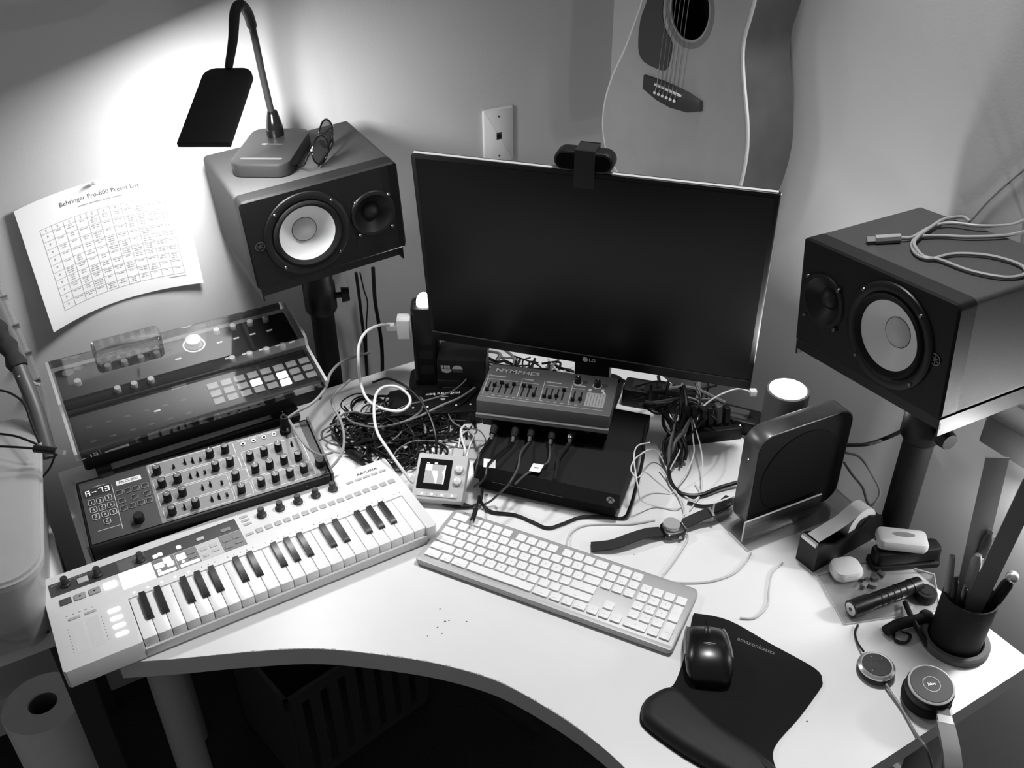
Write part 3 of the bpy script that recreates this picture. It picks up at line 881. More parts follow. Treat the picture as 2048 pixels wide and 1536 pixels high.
def ol(x0, x1, y0, y1, r=4): pr.line2(rr((x1 - x0) * mm, (y1 - y0) * mm, r * mm, 4, (x0 + x1) / 2 * mm, (y0 + y1) / 2 * mm), .0011, .0006, True)
for q in ((104.5, 250, 90.5, 121.5), (106, 251, 58, 87.5), (107, 222.5, 25, 55), (108.5, 222.5, -5, 22), (225.5, 256.5, 29, 54.5), (226, 255, -4, 24.5), (257.5, 363, 31, 93), (258.5, 364, -3, 28)): ol(*q)
pr.line2([(.0425, .004), (.0425, .103)], .0008, .0006)
pr.line2([(.018 - .012, .014), (.018 + .022, .014)], .0008, .0006)
pr.line2([(.015, .1085), (.032, .1085)], .0008, .0006)
pr.build('panel_lines', mat('panel_line_print', 205, .6), py)
pk = MB().lathe([(r * mm, z * mm) for r, z in [(6.9, 0), (6.6, 15.5), (5.8, 16.8), (5.0, 16.8)]], n=16, cap1=False).mesh('knob_skirt', BLACK, 35)
pc = MB().lathe([(5.1 * mm, 16.7 * mm), (.3 * mm, 17.1 * mm)], n=16).mesh('knob_cap', mat('knob_cap_grey', 96, .45))
pm = MB().b2(-.0005, .0005, .0005, .0056, .0168, .0173).mesh('knob_pointer', PRINTW)
random.seed(11)
for u, v in [(117.2, 100.4), (119.1, 69.5), (144.9, 70), (120.8, 36.4), (145.9, 38.4), (121.7, 5.8), (160.1, 6.5), (207.7, 104.5), (234.2, 105.5), (209.5, 72.6), (234.8, 73.8), (235.5, 39.5), (236.8, 8.3), (269.2, 73.1), (294.5, 74.5), (320.2, 76), (270.2, 43.1), (295.4, 42.7), (321, 43.8), (345.8, 42.1), (271.5, 10.5), (296.3, 11.6), (321.8, 11.8), (346.5, 12.2)]:
    k = put('knob', pk, py, u, v, .6, random.choice((0.3, 0, -.2, .6, -2, 1.2)))
    obj('knob_cap', pc, k); obj('pointer', pm, k)
    tk = MB()
    for q in range(9):
        a = radians(-45 + q * 33.75)
        tk.line2([(.0078 * cos(a), .0078 * sin(a)), (.0092 * cos(a), .0092 * sin(a))], .0005, 0)
    tk.build('knob_scale', mat('panel_line_print'), py, (u * mm, v * mm, .6 * mm))
sl = btn_mesh('switch_slot', BLACKM, 4.2, 9.5, .4, 1)
sk = MB().b2(-.0014, .0014, -.0018, .0018, 0, .0075).mesh('switch_lever', BLACK)
for i, (u, v) in enumerate([(144.9, 103.6), (164.3, 104), (177.1, 102.1), (189.9, 102.5), (165.9, 69.5), (177.8, 69.3), (190.5, 72.2), (178.7, 37.3), (192.2, 39.7), (210.8, 39), (186.9, 7.7), (198.9, 8.3), (212.3, 10.3), (141.8, 8), (344.7, 76.3)]):
    k = put('toggle_switch', sl, py, u, v, .6)
    obj('lever', sk, k, (0, (.0025 if i % 3 else -.0025), .0003))
def outline_btn(w, h, r):
    return MB().slab(rr(w * mm, h * mm, r * mm, 3), 0, .0010, .0003).mesh('keypad_button', PANB)
kb_ = outline_btn(10.5, 11.5, 2)
ko = MB(); ko.line2(rr(10.2 * mm, 11.2 * mm, 2 * mm, 3), .0009, .001, True); kom = ko.mesh('button_outline', mat('panel_line_print'))
for i, (u, v) in enumerate([(6.3, 75.8), (19.3, 75.5), (33, 76), (6.8, 59.5), (20.5, 59.7), (34, 60.2), (7.9, 43.6), (22, 44), (35, 44), (22.8, 28.4)]):
    k = put('keypad_button', kb_, py, u, v, .6)
    obj('button_outline', kom, k)
    text(str((i + 1) % 10), .0075, PRINTW, k, (0, 0, .0012))
k2 = outline_btn(11, 10, 2); o2 = MB(); o2.line2(rr(10.8 * mm, 9.8 * mm, 2 * mm, 3), .0008, .001, True); o2m = o2.mesh('button_outline', PRINTG)
for u, v in [(50.8, 80.4), (64.2, 79.8), (77.8, 79.8), (92.1, 80.2), (51.7, 61.8), (72.2, 62.2), (92.3, 62.5), (51.7, 45.1), (65.7, 45.5), (79.9, 46.2), (93.3, 46.7)]:
    k = put('function_button', k2, py, u, v, .6); obj('button_outline', o2m, k)
put('tune_knob', knob_mesh('tune_knob', BLACK, [(8.5, 0), (8.2, 13), (7, 14.5), (.5, 14.5)]), py, 70, 12, .6)
put('volume_knob', knob_mesh('volume_knob', BLACK, [(9, 0), (8.7, 13), (7.4, 14.5), (.5, 14.5)]), py, 377, 16, .6)
jm = MB().lathe([(4.2 * mm, 0), (4.2 * mm, 1.8 * mm), (2.4 * mm, 1.8 * mm)], n=14, cap1=False).mesh('jack_ring', SILVER)
jh = MB().lathe([(2.4 * mm, 0), (2.4 * mm, 1.2 * mm)], n=12).mesh('jack_hole', BLACKM)
for u, v in ((266.6, 110.1), (285.6, 111), (304.8, 111.9), (323.2, 112.5)):
    k = put('jack_socket', jm, py, u, v, .6); obj('jack_hole', jh, k)
# big plugs standing in the panel's upper right sockets
for u, v in ((344, 113), ):
    p_ = thing('jack_plug', 'black jack plug standing in the back corner of the grey synthesizer', 'plug', tuple(py.matrix_basis @ Vector((u * mm, v * mm, .0008))))
    q_ = MB(); q_.cyl((0, 0, .0005), (0, -.002, .010), .0105, .0105, 14); q_.cyl((0, -.002, .010), (0, -.006, .036), .0085, .0065, 14)
    q_.build('plug_body', RUBBER, p_)
    MB().cyl((0, -.006, .036), (0, -.0065, .041), .0035, .003, 10).build('strain_relief', BLACK, p_)

# ------------------------------------------------------------------ pad synthesizer (upper) and its clear cover
HYL, HYR = (0.0115, 1.442, ZD + 0.150), (radians(13.4), 0, radians(-1))
hy = thing('pad_synthesizer', 'dark synthesizer with silver knobs and lit pads on the upper tier', 'synthesizer', HYL, HYR)
c = MB()
c.slab(rr(.424, .205, .006, 3, .216, .107), -.062, -.022, .002)
c.slab(rr(.424, .108, .004, 3, .216, .1555), -.03, -.014, .002)
c.build('case', mat('pad_synth_body', 20, .5, spec=.3), hy)
HP = mat('pad_synth_panel', 30, .5, spec=.3, var=.05)
flat('knob_panel', HP, 8, 424, 106, 206, hy, -14, .4)
flat('pad_panel', HP, 8, 424, 10, 100, hy, -22, .4)
flat('screen', mat('small_screen', 90, .4, emit=.05), 180, 206, 93, 101, hy, -22, 1.0)
pdm = MB().slab(rr(.0190, .0145, .0015, 3), 0, .003, .0006).mesh('pad', mat('pad_grey', 150, .5))
pdl = MB().slab(rr(.0195, .0150, .0015, 3), 0, .003, .0006).mesh('pad_lit', mat('pad_lit', 240, .5, emit=1.4))
for r_, v0 in enumerate((78, 58, 38.5)):
    for k in range(8):
        on = (r_, k) in ((1, 3), (1, 5), (2, 5))
        put('pad', pdl if on else pdm, hy, 246.6 + 24.5 * k, v0 - 5 + 1.2 - .25 * k, -21.6)
BRIGHT = mat('bright_knob', 235, .3, metal=.35)
sk_ = knob_mesh('silver_knob', BRIGHT, [(6, 0), (5.9, 9), (5.2, 10), (.4, 10.4)], 20)
for u, v in [(36, 162), (91.6, 180), (120.3, 180), (149.7, 180), (177.9, 180), (93.4, 119), (122.2, 119), (151.1, 119), (293.4, 198), (324.8, 198), (357.4, 197), (387.9, 196), (297, 116), (329.4, 115), (361.6, 114), (392.4, 113)]:
    put('silver_knob', sk_, hy, u, v, -13.6)
s2 = knob_mesh('mini_knob', BRIGHT, [(4, 0), (3.9, 7), (3.4, 8), (.4, 8.2)], 16)
for k in range(7): put('mini_knob', s2, hy, 80.3 + 16.9 * k, 196, -13.6)
put('main_knob', knob_mesh('main_knob', BRIGHT, [(15, 0), (14.6, 14), (13.8, 15), (.4, 15.4)], 32), hy, 246, 183, -13.6)
MB().rings([[(.246 + r * cos(2 * pi * i / 40), .183 + r * sin(2 * pi * i / 40), z) for i in range(40)] for r, z in ((.0175, -.0136), (.0175, -.0128), (.0205, -.0128), (.0205, -.0136))], None, False, False).build('knob_light_ring', mat('ring_light', 215, .5, emit=.25), hy)
lb = btn_mesh('label_light', mat('label_light', 200, .5, emit=.2), 11, 4, .6)
for u, v in [(290.6, 172), (322, 171), (353.3, 170), (385.7, 168), (292.1, 126), (323.6, 125), (355.5, 124), (386.8, 123), (417 - 4, 122), (209.6, 158)]: put('label_light', lb, hy, u, v, -13.8)
put('label_light', lb, hy, 143, 55, -21.8)
bb_ = btn_mesh('panel_button', DGREY, 10, 5, 1)
for k in range(6):
    for j in range(2): put('panel_button', bb_, hy, 30 + 32 * k, 28 + 34 * j, -21.8)
lgm = MB(); lgm.slab(ell(.010, .0085, 20, .026, .197), -.014, -.0130); lgm.slab(ell(.009, .006, 20, .045, .202), -.014, -.0130); lgm.build('badge', MGREY, hy)

dc = thing('dust_cover', 'smoked clear dust cover over the upper synthesizer', 'dust cover', tuple(Matrix.Translation(HYL) @ Matrix.Rotation(HYR[2], 4, 'Z') @ Matrix.Rotation(HYR[0], 4, 'X') @ Vector((0, 0, 0))), HYR)
SMOKE = glass('smoked_acrylic', 0.80, 0.16, 0.06)
prof = [(-.001, -.026), (0.000, -.011), (.004, -.0085), (.092, -.0105), (.098, -.007), (.104, .0075), (.110, .0085), (.212, .0085), (.2165, .006), (.2175, -.014)]
cv = MB()
L_ = len(prof)
vs = [(x, y, z) for x in (.0005, .432) for y, z in prof]
cv.add(vs, [(i, i + 1, L_ + i + 1, L_ + i) for i in range(L_ - 1)])
cv.build('cover_shell', SMOKE, dc, ang=4)
rm = frosted('cover_edge', 190, .75, .25)
for x0, x1 in ((-.0045, .0005), (.432, .437)):
    e = MB()
    bot = [(y, min(z - .006, -.028 if y < .1 else -.018)) for y, z in prof]
    vs = [(x, y, z) for x in (x0, x1) for y, z in prof] + [(x, y, z) for x in (x0, x1) for y, z in bot]
    fs = []
    for i in range(L_ - 1):
        fs += [(i, i + 1, L_ + i + 1, L_ + i), (2 * L_ + i, 2 * L_ + i + 1, i + 1, i), (3 * L_ + i, 3 * L_ + i + 1, L_ + i + 1, L_ + i)]
    e.add(vs, fs); e.build('side_edge', rm, dc)
hump = MB()
hump.slab(rr(.118, .040, .008, 4, .133, .193), .0085, .034, .006); hump.build('raised_bump', SMOKE, dc)

# ------------------------------------------------------------------ two-tier stand
sd_ = thing('tiered_stand', 'black two tier stand under the stacked synthesizers', 'stand', (0.195, 1.45, ZD))
for x in (-.150, .182):
    m_ = MB()
    m_.b2(x - .011, x + .011, -.005, .022, 0, .094)
    m_.b2(x - .011, x + .011, .150, .168, 0, .128)
    m_.b2(x - .011, x + .011, -.150, .175, 0, .010)
    m_.build('side_frame', BLACK, sd_)
    m_ = MB(); Mx = Matrix.Translation((0, 0, .0885)) @ Matrix.Rotation(radians(13.4), 4, 'X')
    m_.b2(x - .011, x + .011, -.015, .185, -.012, -.001, Mx); m_.build('upper_rail', BLACK, sd_)
    m_ = MB(); Mx = Matrix.Translation((0, -.12, .010)) @ Matrix.Rotation(radians(11.8), 4, 'X')
    m_.b2(x - .011, x + .011, -.02, .11, -.012, -.001, Mx); m_.build('lower_rail', BLACK, sd_)
MB().b2(-.150, .182, .154, .164, .02, .04).build('cross_bar', BLACK, sd_)
MB().b2(-.150, .182, .002, .014, .06, .075).build('cross_bar', BLACK, sd_)
# ------------------------------------------------------------------ computer keyboard
U = 0.01905
ckb = thing('computer_keyboard', 'slim full size computer keyboard with white keys and grey frame', 'keyboard', (0.53774, 1.11972, ZD), (0, 0, radians(-56.70)))
gN, gP = 0.0002 + 15 * U, 0.0022 + 18 * U
x0, x1 = -.008, gP + 4 * U + .008
yT, yB = 0.5 * U + .009, -5.5 * U - .0145
KF = mat('keyboard_frame', 168, .45, metal=.25)
MB().slab(rr(x1 - x0, yT - yB, .010, 6, (x0 + x1) / 2, (yT + yB) / 2), .002, .0105, .002, bot=True).build('frame', KF, ckb)
MB().slab(rr(x1 - x0 - .002, .0085, .004, 4, (x0 + x1) / 2, yB + .0055), .0100, .0120, .0009).build('front_rail', mat('keyboard_rail', 190, .4), ckb)
for x in (x0 + .03, x1 - .03):
    for y in (yT - .01, yB + .01): MB().lathe([(.006, 0), (.006, .0025)], (x, y, 0), 10).build('rubber_foot', RUBBER, ckb)
KC = mat('keycap_white', 236, .42)
LEGM = mat('key_legend', 150, .6)
cache = {}
legs = MB()
def key(cx, row, w=1.0, h=1.0, leg=None):
    kk_ = (w, h)
    if kk_ not in cache:
        cache[kk_] = MB().slab(rr(w * U - .0032, h * U - .0032, .0016, 3), 0, .0032, .0005).mesh('keycap', KC)
    y = -row * U - (h - 1) * U / 2
    o = obj('keycap', cache[kk_], ckb, (cx, y, .0105))
    if leg:
        s = .0042 if len(leg) == 1 else .0024
        me = text_mesh(leg, s, None, M=Matrix.Translation((cx + (0 if len(leg) == 1 else 0), y - (0 if len(leg) == 1 else .0035), .0138)))
        legs.add([v.co[:] for v in me.vertices], [tuple(p.vertices) for p in me.polygons])
        bpy.data.meshes.remove(me)
def row_(r, spec):
    x = 0.0
    for item in spec:
        w, l = item if isinstance(item, tuple) else (1.0, item)
        if l is not None: key((x + w / 2) * U, r, w, 1.0, l)
        x += w
row_(0, [(1.5, 'esc'), (.35, None)] + ['F1', 'F2', 'F3', 'F4', (.4, None), 'F5', 'F6', 'F7', 'F8', (.4, None), 'F9', 'F10', 'F11'] + [(1.25, 'F12')])
row_(1, list('`1234567890-=') + [(2.0, 'delete')])
row_(2, [(1.5, 'tab')] + list('QWERTYUIOP[]') + [(1.5, '\\')])
row_(3, [(1.75, 'caps lock')] + list("ASDFGHJKL;'") + [(2.25, 'return')])
row_(4, [(2.25, 'shift')] + list('ZXCVBNM,./') + [(2.75, 'shift')])
row_(5, [(1.5, 'control'), (1.1, 'option'), (1.5, 'command'), (6.1, ''), (1.5, 'command'), (1.1, 'option'), (1.0, 'menu'), (1.2, 'control')])
for r_, ls in enumerate((('F13', 'F14', 'F15'), ('ins', 'home', 'pgup'), ('del', 'end', 'pgdn'))):
    for k, l in enumerate(ls): key(gN + (k + .5) * U, r_, 1, 1, l)
key(gN + 1.5 * U, 4, 1, 1, '^')
for k, l in enumerate('<v>'): key(gN + (k + .5) * U, 5, 1, 1, l)
for r_, ls in enumerate(('C=/*', '789', '456', '123')):
    for k, l in enumerate(ls): key(gP + (k + .5) * U, r_ + 1, 1, 1, l)
key(gP + 3.5 * U, 2, 1, 1.98, '+'); key(gP + 3.5 * U, 4, 1, 1.98, 'enter')
key(gP + 1.0 * U, 5, 2, 1, '0'); key(gP + 2.5 * U, 5, 1, 1, '.')
legs.build('key_legends', LEGM, ckb)
text('macally', .0056, mat('faint_print', 190, .6), ckb, (gP + 2.1 * U, .0006, .0107))
for k in range(2): MB().lathe([(.0011, 0), (.0011, .0003)], (gP + (2.9 + .5 * k) * U, .004, .0105), 8).build('indicator', LGREY, ckb)

# ------------------------------------------------------------------ mouse pad
pad = thing('mouse_pad', 'black gel mouse pad with a raised wrist rest', 'mouse pad', (0.70, 0.58, ZD))
po = [(.7483, .7376), (.7607, .7370), (.792, .7021), (.8138, .6384), (.8374, .5707), (.8304, .5492), (.8178, .5416), (.7606, .5224), (.698, .5048), (.6756, .4782), (.6735, .45), (.662, .429),
      (.643, .436), (.62, .470), (.5955, .5259), (.5788, .5671), (.5657, .6155), (.5719, .6351), (.5928, .6514), (.6283, .6519), (.6508, .6560), (.7059, .6974)]
po = [(x - .70, y - .58) for x, y in po]
pos = smooth_closed(po[::-1], 4)
PADM = mat('pad_fabric', 24, .9, spec=.2, bump=.4, bscale=1500)
MB().slab(pos, 0.0, .004, .0008).build('pad_surface', PADM, pad)
wo = [(.6283, .6505), (.5928, .6500), (.5730, .6345), (.5672, .6150), (.5800, .5675), (.5965, .5265), (.621, .471), (.644, .437), (.661, .431), (.672, .450), (.673, .478), (.668, .515), (.654, .560), (.648, .60), (.644, .635)]
wos = smooth_closed([(x - .70, y - .58) for x, y in wo], 4)
def inset_rings(pts, steps):
    return [[(p[0], p[1], z) for p in (offset_poly(pts, o) if o else pts)] for o, z in steps]
area = sum(wos[i - 1][0] * wos[i][1] - wos[i][0] * wos[i - 1][1] for i in range(len(wos)))
if area < 0: wos = wos[::-1]
MB().rings(inset_rings(wos, [(0, .0035), (.0006, .009), (.003, .0135), (.0065, .0165), (.0105, .0182), (.015, .0190)])).build('wrist_rest', mat('gel_cover', 20, .55, spec=.3, bump=.2, bscale=1500), pad)
ltm = D(1480, 1279, .004); lte = D(1545, 1305, .004)
text('amazonbasics', .0105, mat('pad_print', 120, .7), pad, tuple((ltm + lte) / 2 - Vector((.70, .58, ZD - .0003))), (0, 0, atan2(lte.y - ltm.y, lte.x - ltm.x)))

# ------------------------------------------------------------------ mouse
mo = thing('computer_mouse', 'glossy black mouse with silver side accents on the mouse pad', 'mouse', (0.7130, 0.6620, ZD + .004), (0, 0, atan2(.0915, .067) - pi / 2))
sec = [(-.052, .020, .010), (-.048, .027, .020), (-.036, .0325, .031), (-.018, .034, .037), (0, .0325, .0375), (.018, .0305, .034), (.034, .030, .027), (.046, .028, .020), (.051, .024, .014)]
R = []
for y, w_, h_ in sec:
    ring = []
    for i in range(20):
        a = 2 * pi * i / 20
        cx, cz = cos(a), sin(a)
        ring.append((w_ * (abs(cx) ** .75) * (1 if cx > 0 else -1), y, max(.0006, h_ * .5 + h_ * .5 * (abs(cz) ** .8) * (1 if cz > 0 else -1))))
    R.append(ring)
MB().rings(R).build('shell', mat('mouse_black', 16, .28), mo)
MB().b2(-.0006, .0006, .012, .052, .0200, .0358).build('button_seam', BLACKM, mo)
MB().cyl((-.0035, .030, .0245), (.0035, .030, .0245), .0095, n=18).build('scroll_wheel', DGREY, mo)
for sx in (-1, 1):
    q = MB()
    q.tube([(sx * .0325, -.012, .022), (sx * .0318, .012, .019), (sx * .0298, .034, .0145), (sx * .0265, .049, .011)], .0027, 8)
    q.build('side_accent', SILVER, mo)
MB().tube([(-.0245, .0005, .0290), (0, -.001, .0378), (.0245, .0005, .0290)], .0011, 6).build('trim_line', SILVER, mo)

# ------------------------------------------------------------------ game console under the small synth
xb = thing('game_console', 'flat black game console lying under the small slider synthesizer', 'game console', (.778, .972, ZD), (0, 0, radians(-49.5)))
XM = mat('console_black', 16, .7, spec=.3, bump=.3, bscale=900)
MB().b2(-.264, 0, 0, .240, .028, .060).build('upper_shell', XM, xb)
MB().b2(-.256, -.008, .004, .236, .004, .028).build('lower_shell', BLACKM, xb)
for x in (-.24, -.02):
    for y in (.02, .22): MB().lathe([(.008, 0), (.008, .005)], (x, y, 0), 10).build('rubber_foot', RUBBER, xb)
XF_ = Matrix.Rotation(pi / 2, 4, 'X')
lgx = MB().lathe([(.0070, 0), (.0068, .0006)], (-.016, .045, 0), 24, XF_); lgx.build('power_logo', LGREY, xb)
cr = MB()
for sx in (-1, 1):
    cr.tube([XF_ @ Vector((-.016 - sx * .0052, .040, .0008)), XF_ @ Vector((-.016 - sx * .0008, .0462, .0008)), XF_ @ Vector((-.016 + sx * .0038, .0500, .0008))], .00075, 5)
cr.build('logo_cross', BLACK, xb)
MB().b2(-.23, -.10, -.0006, .001, .0275, .0295).build('disc_slot', BLACKG, xb)

# ------------------------------------------------------------------ slider synthesizer and the jack box below it
ny = thing('slider_synthesizer', 'small dark synthesizer with rows of sliders on top of the jack box', 'synthesizer', (.6578, 1.2525, ZD + .104), (0, 0, radians(-43)))
NB = mat('slidersynth_body', 78, .55, var=.05)
nz = 26
MB().slab(rr(.242, .122, .003, 3, .121, .061), 0, .0258, .001).build('case', NB, ny)
text('NYMPHES', .0155, mat('slidersynth_print', 165, .6), ny, (.0545, .103, .0262), sx=1.25, bold=.0002)
lt = mat('slidersynth_print')
pl_ = MB()
for g0, gx1, ttl in ((6, 61, 38), (70, 101, 88), (112, 154, 140), (164, 186, 0)):
    pl_.line2([(g0 * mm, .0235), ((g0 - 2) * mm, .084), ((g0 + 2) * mm, .0855)], .0013, .0258)
    pl_.line2([((g0 - 1) * mm, .0725), (gx1 * mm, .0725)], .0013, .0258)
pl_.line2([(.006, .0145), (.226, .0145)], .0012, .0258)
for u0, u1 in ((9, 36), (74, 88), (116, 140), (167, 185)):
    pl_.line2([(u0 * mm, .083), (u1 * mm, .083)], .0032, .0258)
for k in range(14): pl_.line2([((12 + 12.6 * k) * mm, .0215), ((16 + 12.6 * k) * mm, .0215)], .0016, .0258)
pl_.build('panel_lines', mat('slidersynth_lines', 150, .6), ny)
slo = btn_mesh('slider_slot', BLACKM, 3.0, 34, .35, .8)
cap = MB().b2(-.0032, .0032, -.0022, .0022, 0, .0058).mesh('slider_cap', BLACK)
random.seed(5)
for u, v in [(12.4, 46.2), (22.8, 46.5), (34.1, 47), (45.4, 47), (57, 46.5), (75.9, 45.5), (87.1, 45.5), (98.7, 45.5), (118.3, 47), (128.8, 47), (139.9, 47), (150.2, 47), (170.1, 47), (182.7, 46.5)]:
    s_ = put('slider_slot', slo, ny, u, v, 25.8)
    obj('slider_cap', cap, s_, (0, random.choice((-.013, -.008, .004, -.014, -.012, .013)), 0))
nk_ = knob_mesh('small_knob', BLACK, [(6, 0), (5.8, 11), (5, 12), (.4, 12)])
for u, v in ((170, 93), (206.9, 89)):
    k = put('knob', nk_, ny, u, v, 25.8); obj('pointer', pm, k, (0, 0, -.0050))
    MB().rings([[(u * mm + r * cos(2 * pi * i / 28), v * mm + r * sin(2 * pi * i / 28), z) for i in range(28)] for r, z in ((.0072, .0258), (.0072, .0261), (.0088, .0261), (.0088, .0258))], None, False, False).build('knob_ring', lt, ny)
flat('print_matrix', mat('matrix_print', 132, .6), 192, 226.5, 22.5, 65.5, ny, 25.8, .2, .5)
ml = MB()
for k in range(6): ml.line2([((196 + 5.2 * k) * mm, .026), ((196 + 5.2 * k) * mm, .062)], .0008, .026)
ml.build('matrix_lines', NB, ny)
for u, v in ((196, 72), (219, 74), (222, 66)): flat('panel_button', mat('slidersynth_print'), u - 2.5, u + 2.5, v - 4, v + 4, ny, 25.8, 1.2)

jb = thing('jack_box', 'black box with audio jacks between the slider synthesizer and the console', 'interface', (.6578, 1.2525, ZD + .0605), (0, 0, radians(-43)))
MB().b2(.000, .241, -.006, .118, .0355, .0430).build('top_plate', mat('jackbox_lid', 112, .5), jb)
MB().b2(.006, .236, .022, .115, 0, .0365).build('body', BLACK, jb)
jn = MB().cyl((0, .0225, 0), (0, .016, 0), .0062, n=14).mesh('jack_nut', STEEL)
for u in (35, 74, 103, 141, 202, 224): obj('jack_nut', jn, jb, (u * mm, 0, .020))
jp = []
for i, (u, L2) in enumerate(((35, .050), (74, .050), (103, .042), (141, .042), (174, .030))):
    c0 = Vector((.6578, 1.2525, ZD + .0605)); Rz = Matrix.Rotation(radians(-43), 3, 'Z')
    t_ = thing('jack_plug', ('leftmost', 'second from left', 'middle', 'second from right', 'rightmost')[i] + ' of the five black plugs in the jack box', 'plug',
               tuple(c0 + Rz @ Vector((u * mm, .0155, .020))), (0, 0, radians(-43)), 'plugs in the jack box')
    q = MB(); q.cyl((0, 0, 0), (0, -.012, -.001), .0085, n=14); q.cyl((0, -.012, -.001), (0, -L2 * .8, -.005), .0080, .0058, 14)
    q.build('plug_body', RUBBER if i != 4 else STEEL, t_)
    MB().cyl((0, -L2 * .8, -.005), (0, -L2, -.009), .0042, .0030, 10).build('strain_relief', DGREY, t_)
    if i in (2, 3): MB().b2(-.0007, .0007, -.011, -.001, .0078, .0092).build('key_mark', WHITE, t_)
    jp.append(c0 + Rz @ Vector((u * mm, .0155 - L2, .010)))

# ------------------------------------------------------------------ handheld sequencer with a lit screen
hg = thing('pocket_sequencer', 'small pale grey gadget with a lit screen and two knobs', 'gadget', (.4965, 1.1985, ZD + .001), (radians(27), 0, radians(-38.6)))
GB = mat('gadget_grey', 176, .5)
MB().slab(rr(.0905, .088, .005, 4, .04525, .044), .0005, .020, .002).build('case', GB, hg)
MB().slab(rr(.058, .058, .002, 3, .0345, .0485), .0198, .0206).build('screen_glass', BLACKG, hg)
MB().b2(.017, .053, .0305, .0665, .0206, .0208).build('screen_image', mat('screen_grey', 130, .5, emit=.22), hg)
si = MB()
for q in ([(.017, .0665), (.0285, .0665), (.0285, .0545), (.017, .055)], [(.029, .054), (.040, .0545), (.040, .0305), (.0385, .0305)], [(.0475, .053), (.051, .058), (.051, .046)], [(.051, .0305), (.053, .0305), (.053, .0665), (.051, .0665)],
          [(.018, .068), (.023, .068), (.023, .0695), (.018, .0695)], [(.032, .0675), (.037, .0675), (.037, .0705), (.032, .0705)]):
    si.add([(x, y, .0210) for x, y in q], [tuple(range(len(q)))])
si.build('screen_shapes', mat('screen_white', 240, .5, emit=.9), hg)
gk = knob_mesh('gadget_knob', mat('gadget_knob', 205, .4), [(7.6, 0), (7.6, 4), (6.6, 6.5), (3, 7.6), (.4, 7.8)], 24)
put('knob', gk, hg, 77.5, 60, 20); put('knob', gk, hg, 77.5, 37, 20)
flat('button_row', mat('gadget_bar', 190, .5), 9, 81, 5.5, 14.5, hg, 20, .8, 2)
for k in range(4):
    b_ = flat('button', mat('gadget_btn', 185, .5), 10 + 17.7 * k, 26.5 + 17.7 * k, 6, 14, hg, 20.8, 1.0, 1.5)
    MB().lathe([(.0022, .0217), (.0018, .0221)], ((18.2 + 17.7 * k) * mm, .010, 0), 12).build('button_light', mat('button_glow', 240, .5, emit=1.0), hg)
MB().b2(.006, .085, .058, .083, -.034, .0004).build('kickstand', mat('gadget_stand', 90, .5), hg) if False else None
MB().b2(.060, .078, .0885, .104, .004, .014).build('usb_plug', LGREY, hg)
# ------------------------------------------------------------------ small desktop computer standing in an acrylic holder
mini = thing('mini_computer', 'dark square mini computer standing on edge in an acrylic holder', 'computer', (0.941, 0.838, ZD + .0045), (0, 0, radians(-4.5)))
MINI = mat('mini_dark_metal', 92, .34, metal=.5)
RX = Matrix.Rotation(pi / 2, 4, 'X')
MB().slab(rr(.197, .197, .030, 8, .0985, .0985), -.036, 0, .0012, RX, bot=True).build('shell', MINI, mini)
MB().slab(rr(.192, .192, .028, 8, .0985, .0985), .0, .0006, 0, RX).build('bottom_face', mat('mini_black_face', 12, .6, spec=.25), mini)
MB().lathe([(.082, .0005), (.081, .002), (.078, .0022), (.0005, .0022)], (.0985, .0985, 0), 48, RX).build('round_foot', mat('mini_foot', 7, .75, spec=.2), mini)
MB().lathe([(.0009, 0), (.0009, .0004)], (0, 0, 0), 8, Matrix.Translation((-.0001, .018, .145)) @ Matrix.Rotation(-pi / 2, 4, 'Y')).build('status_light', LIT2, mini)

ah = thing('acrylic_holder', 'clear acrylic holder under the upright mini computer', 'holder', (0.918, 0.802, ZD), (0, 0, radians(-4.5)))
EDGE = mat('acrylic_edge', 215, .25, emit=0.0)
def sheet(x0, x1, y0, y1, z0, z1):
    MB().b2(x0, x1, y0, y1, z0, z1).build('sheet', CLEAR, ah)
sheet(0, .238, 0, .100, .0006, .0040)
sheet(.004, .165, .020, .0235, .0042, .046)
sheet(-.012, .028, .082, .0855, .0042, .046)
sheet(.190, .236, .082, .0855, .0042, .165)
for q in ((.004, .165, .0205, .023, .0458, .0468), (.0032, .0044, .0205, .023, .0042, .0468), (-.0008, .0004, 0, .052, .0006, .0040), (-.0128, -.0116, .0822, .0853, .0042, .0464),
          (-.012, .028, .0822, .0853, .0458, .0468), (.2355, .2368, .0822, .0853, .0042, .1655)):
    MB().b2(*q).build('polished_edge', EDGE, ah)

# ------------------------------------------------------------------ watch and charging puck
wt = thing('wrist_watch', 'black wrist watch lying open on its strap beside the mini computer', 'watch', tuple(D(1345, 1062, .008)), (0, 0, radians(-16)))
WI = Matrix.Rotation(radians(16), 4, 'Z') @ Matrix.Translation(-D(1345, 1062, .008))
MB().slab(rr(.040, .036, .010, 6), -.003, .0075, .003, bot=True).build('watch_case', BLACKG, wt)
MB().slab(rr(.034, .030, .008, 6), .0072, .0082, .0003).build('watch_back', STEEL, wt)
MB().cyl((.006, -.0175, .001), (.006, -.0205, .001), .0032, n=14).build('crown', SILVER, wt)
def strap(pts, name='strap'):
    P = [WI @ D(*q) for q in pts]
    MB().ribbon(P, .0215, (0, 0, 1), .0026).build(name, mat('strap_black', 22, .7), wt)
strap([(1322, 1063, .010), (1295, 1066, .013), (1262, 1076, .014), (1225, 1089, .010), (1182, 1094, .004)])
strap([(1368, 1048, .010), (1395, 1035, .015), (1425, 1022, .022), (1446, 1010, .024), (1462, 996, .022)])
bk_ = WI @ D(1423, 1023, .026)
MB().box(tuple(bk_), (.004, .020, .002), None).build('buckle', SILVER, wt)
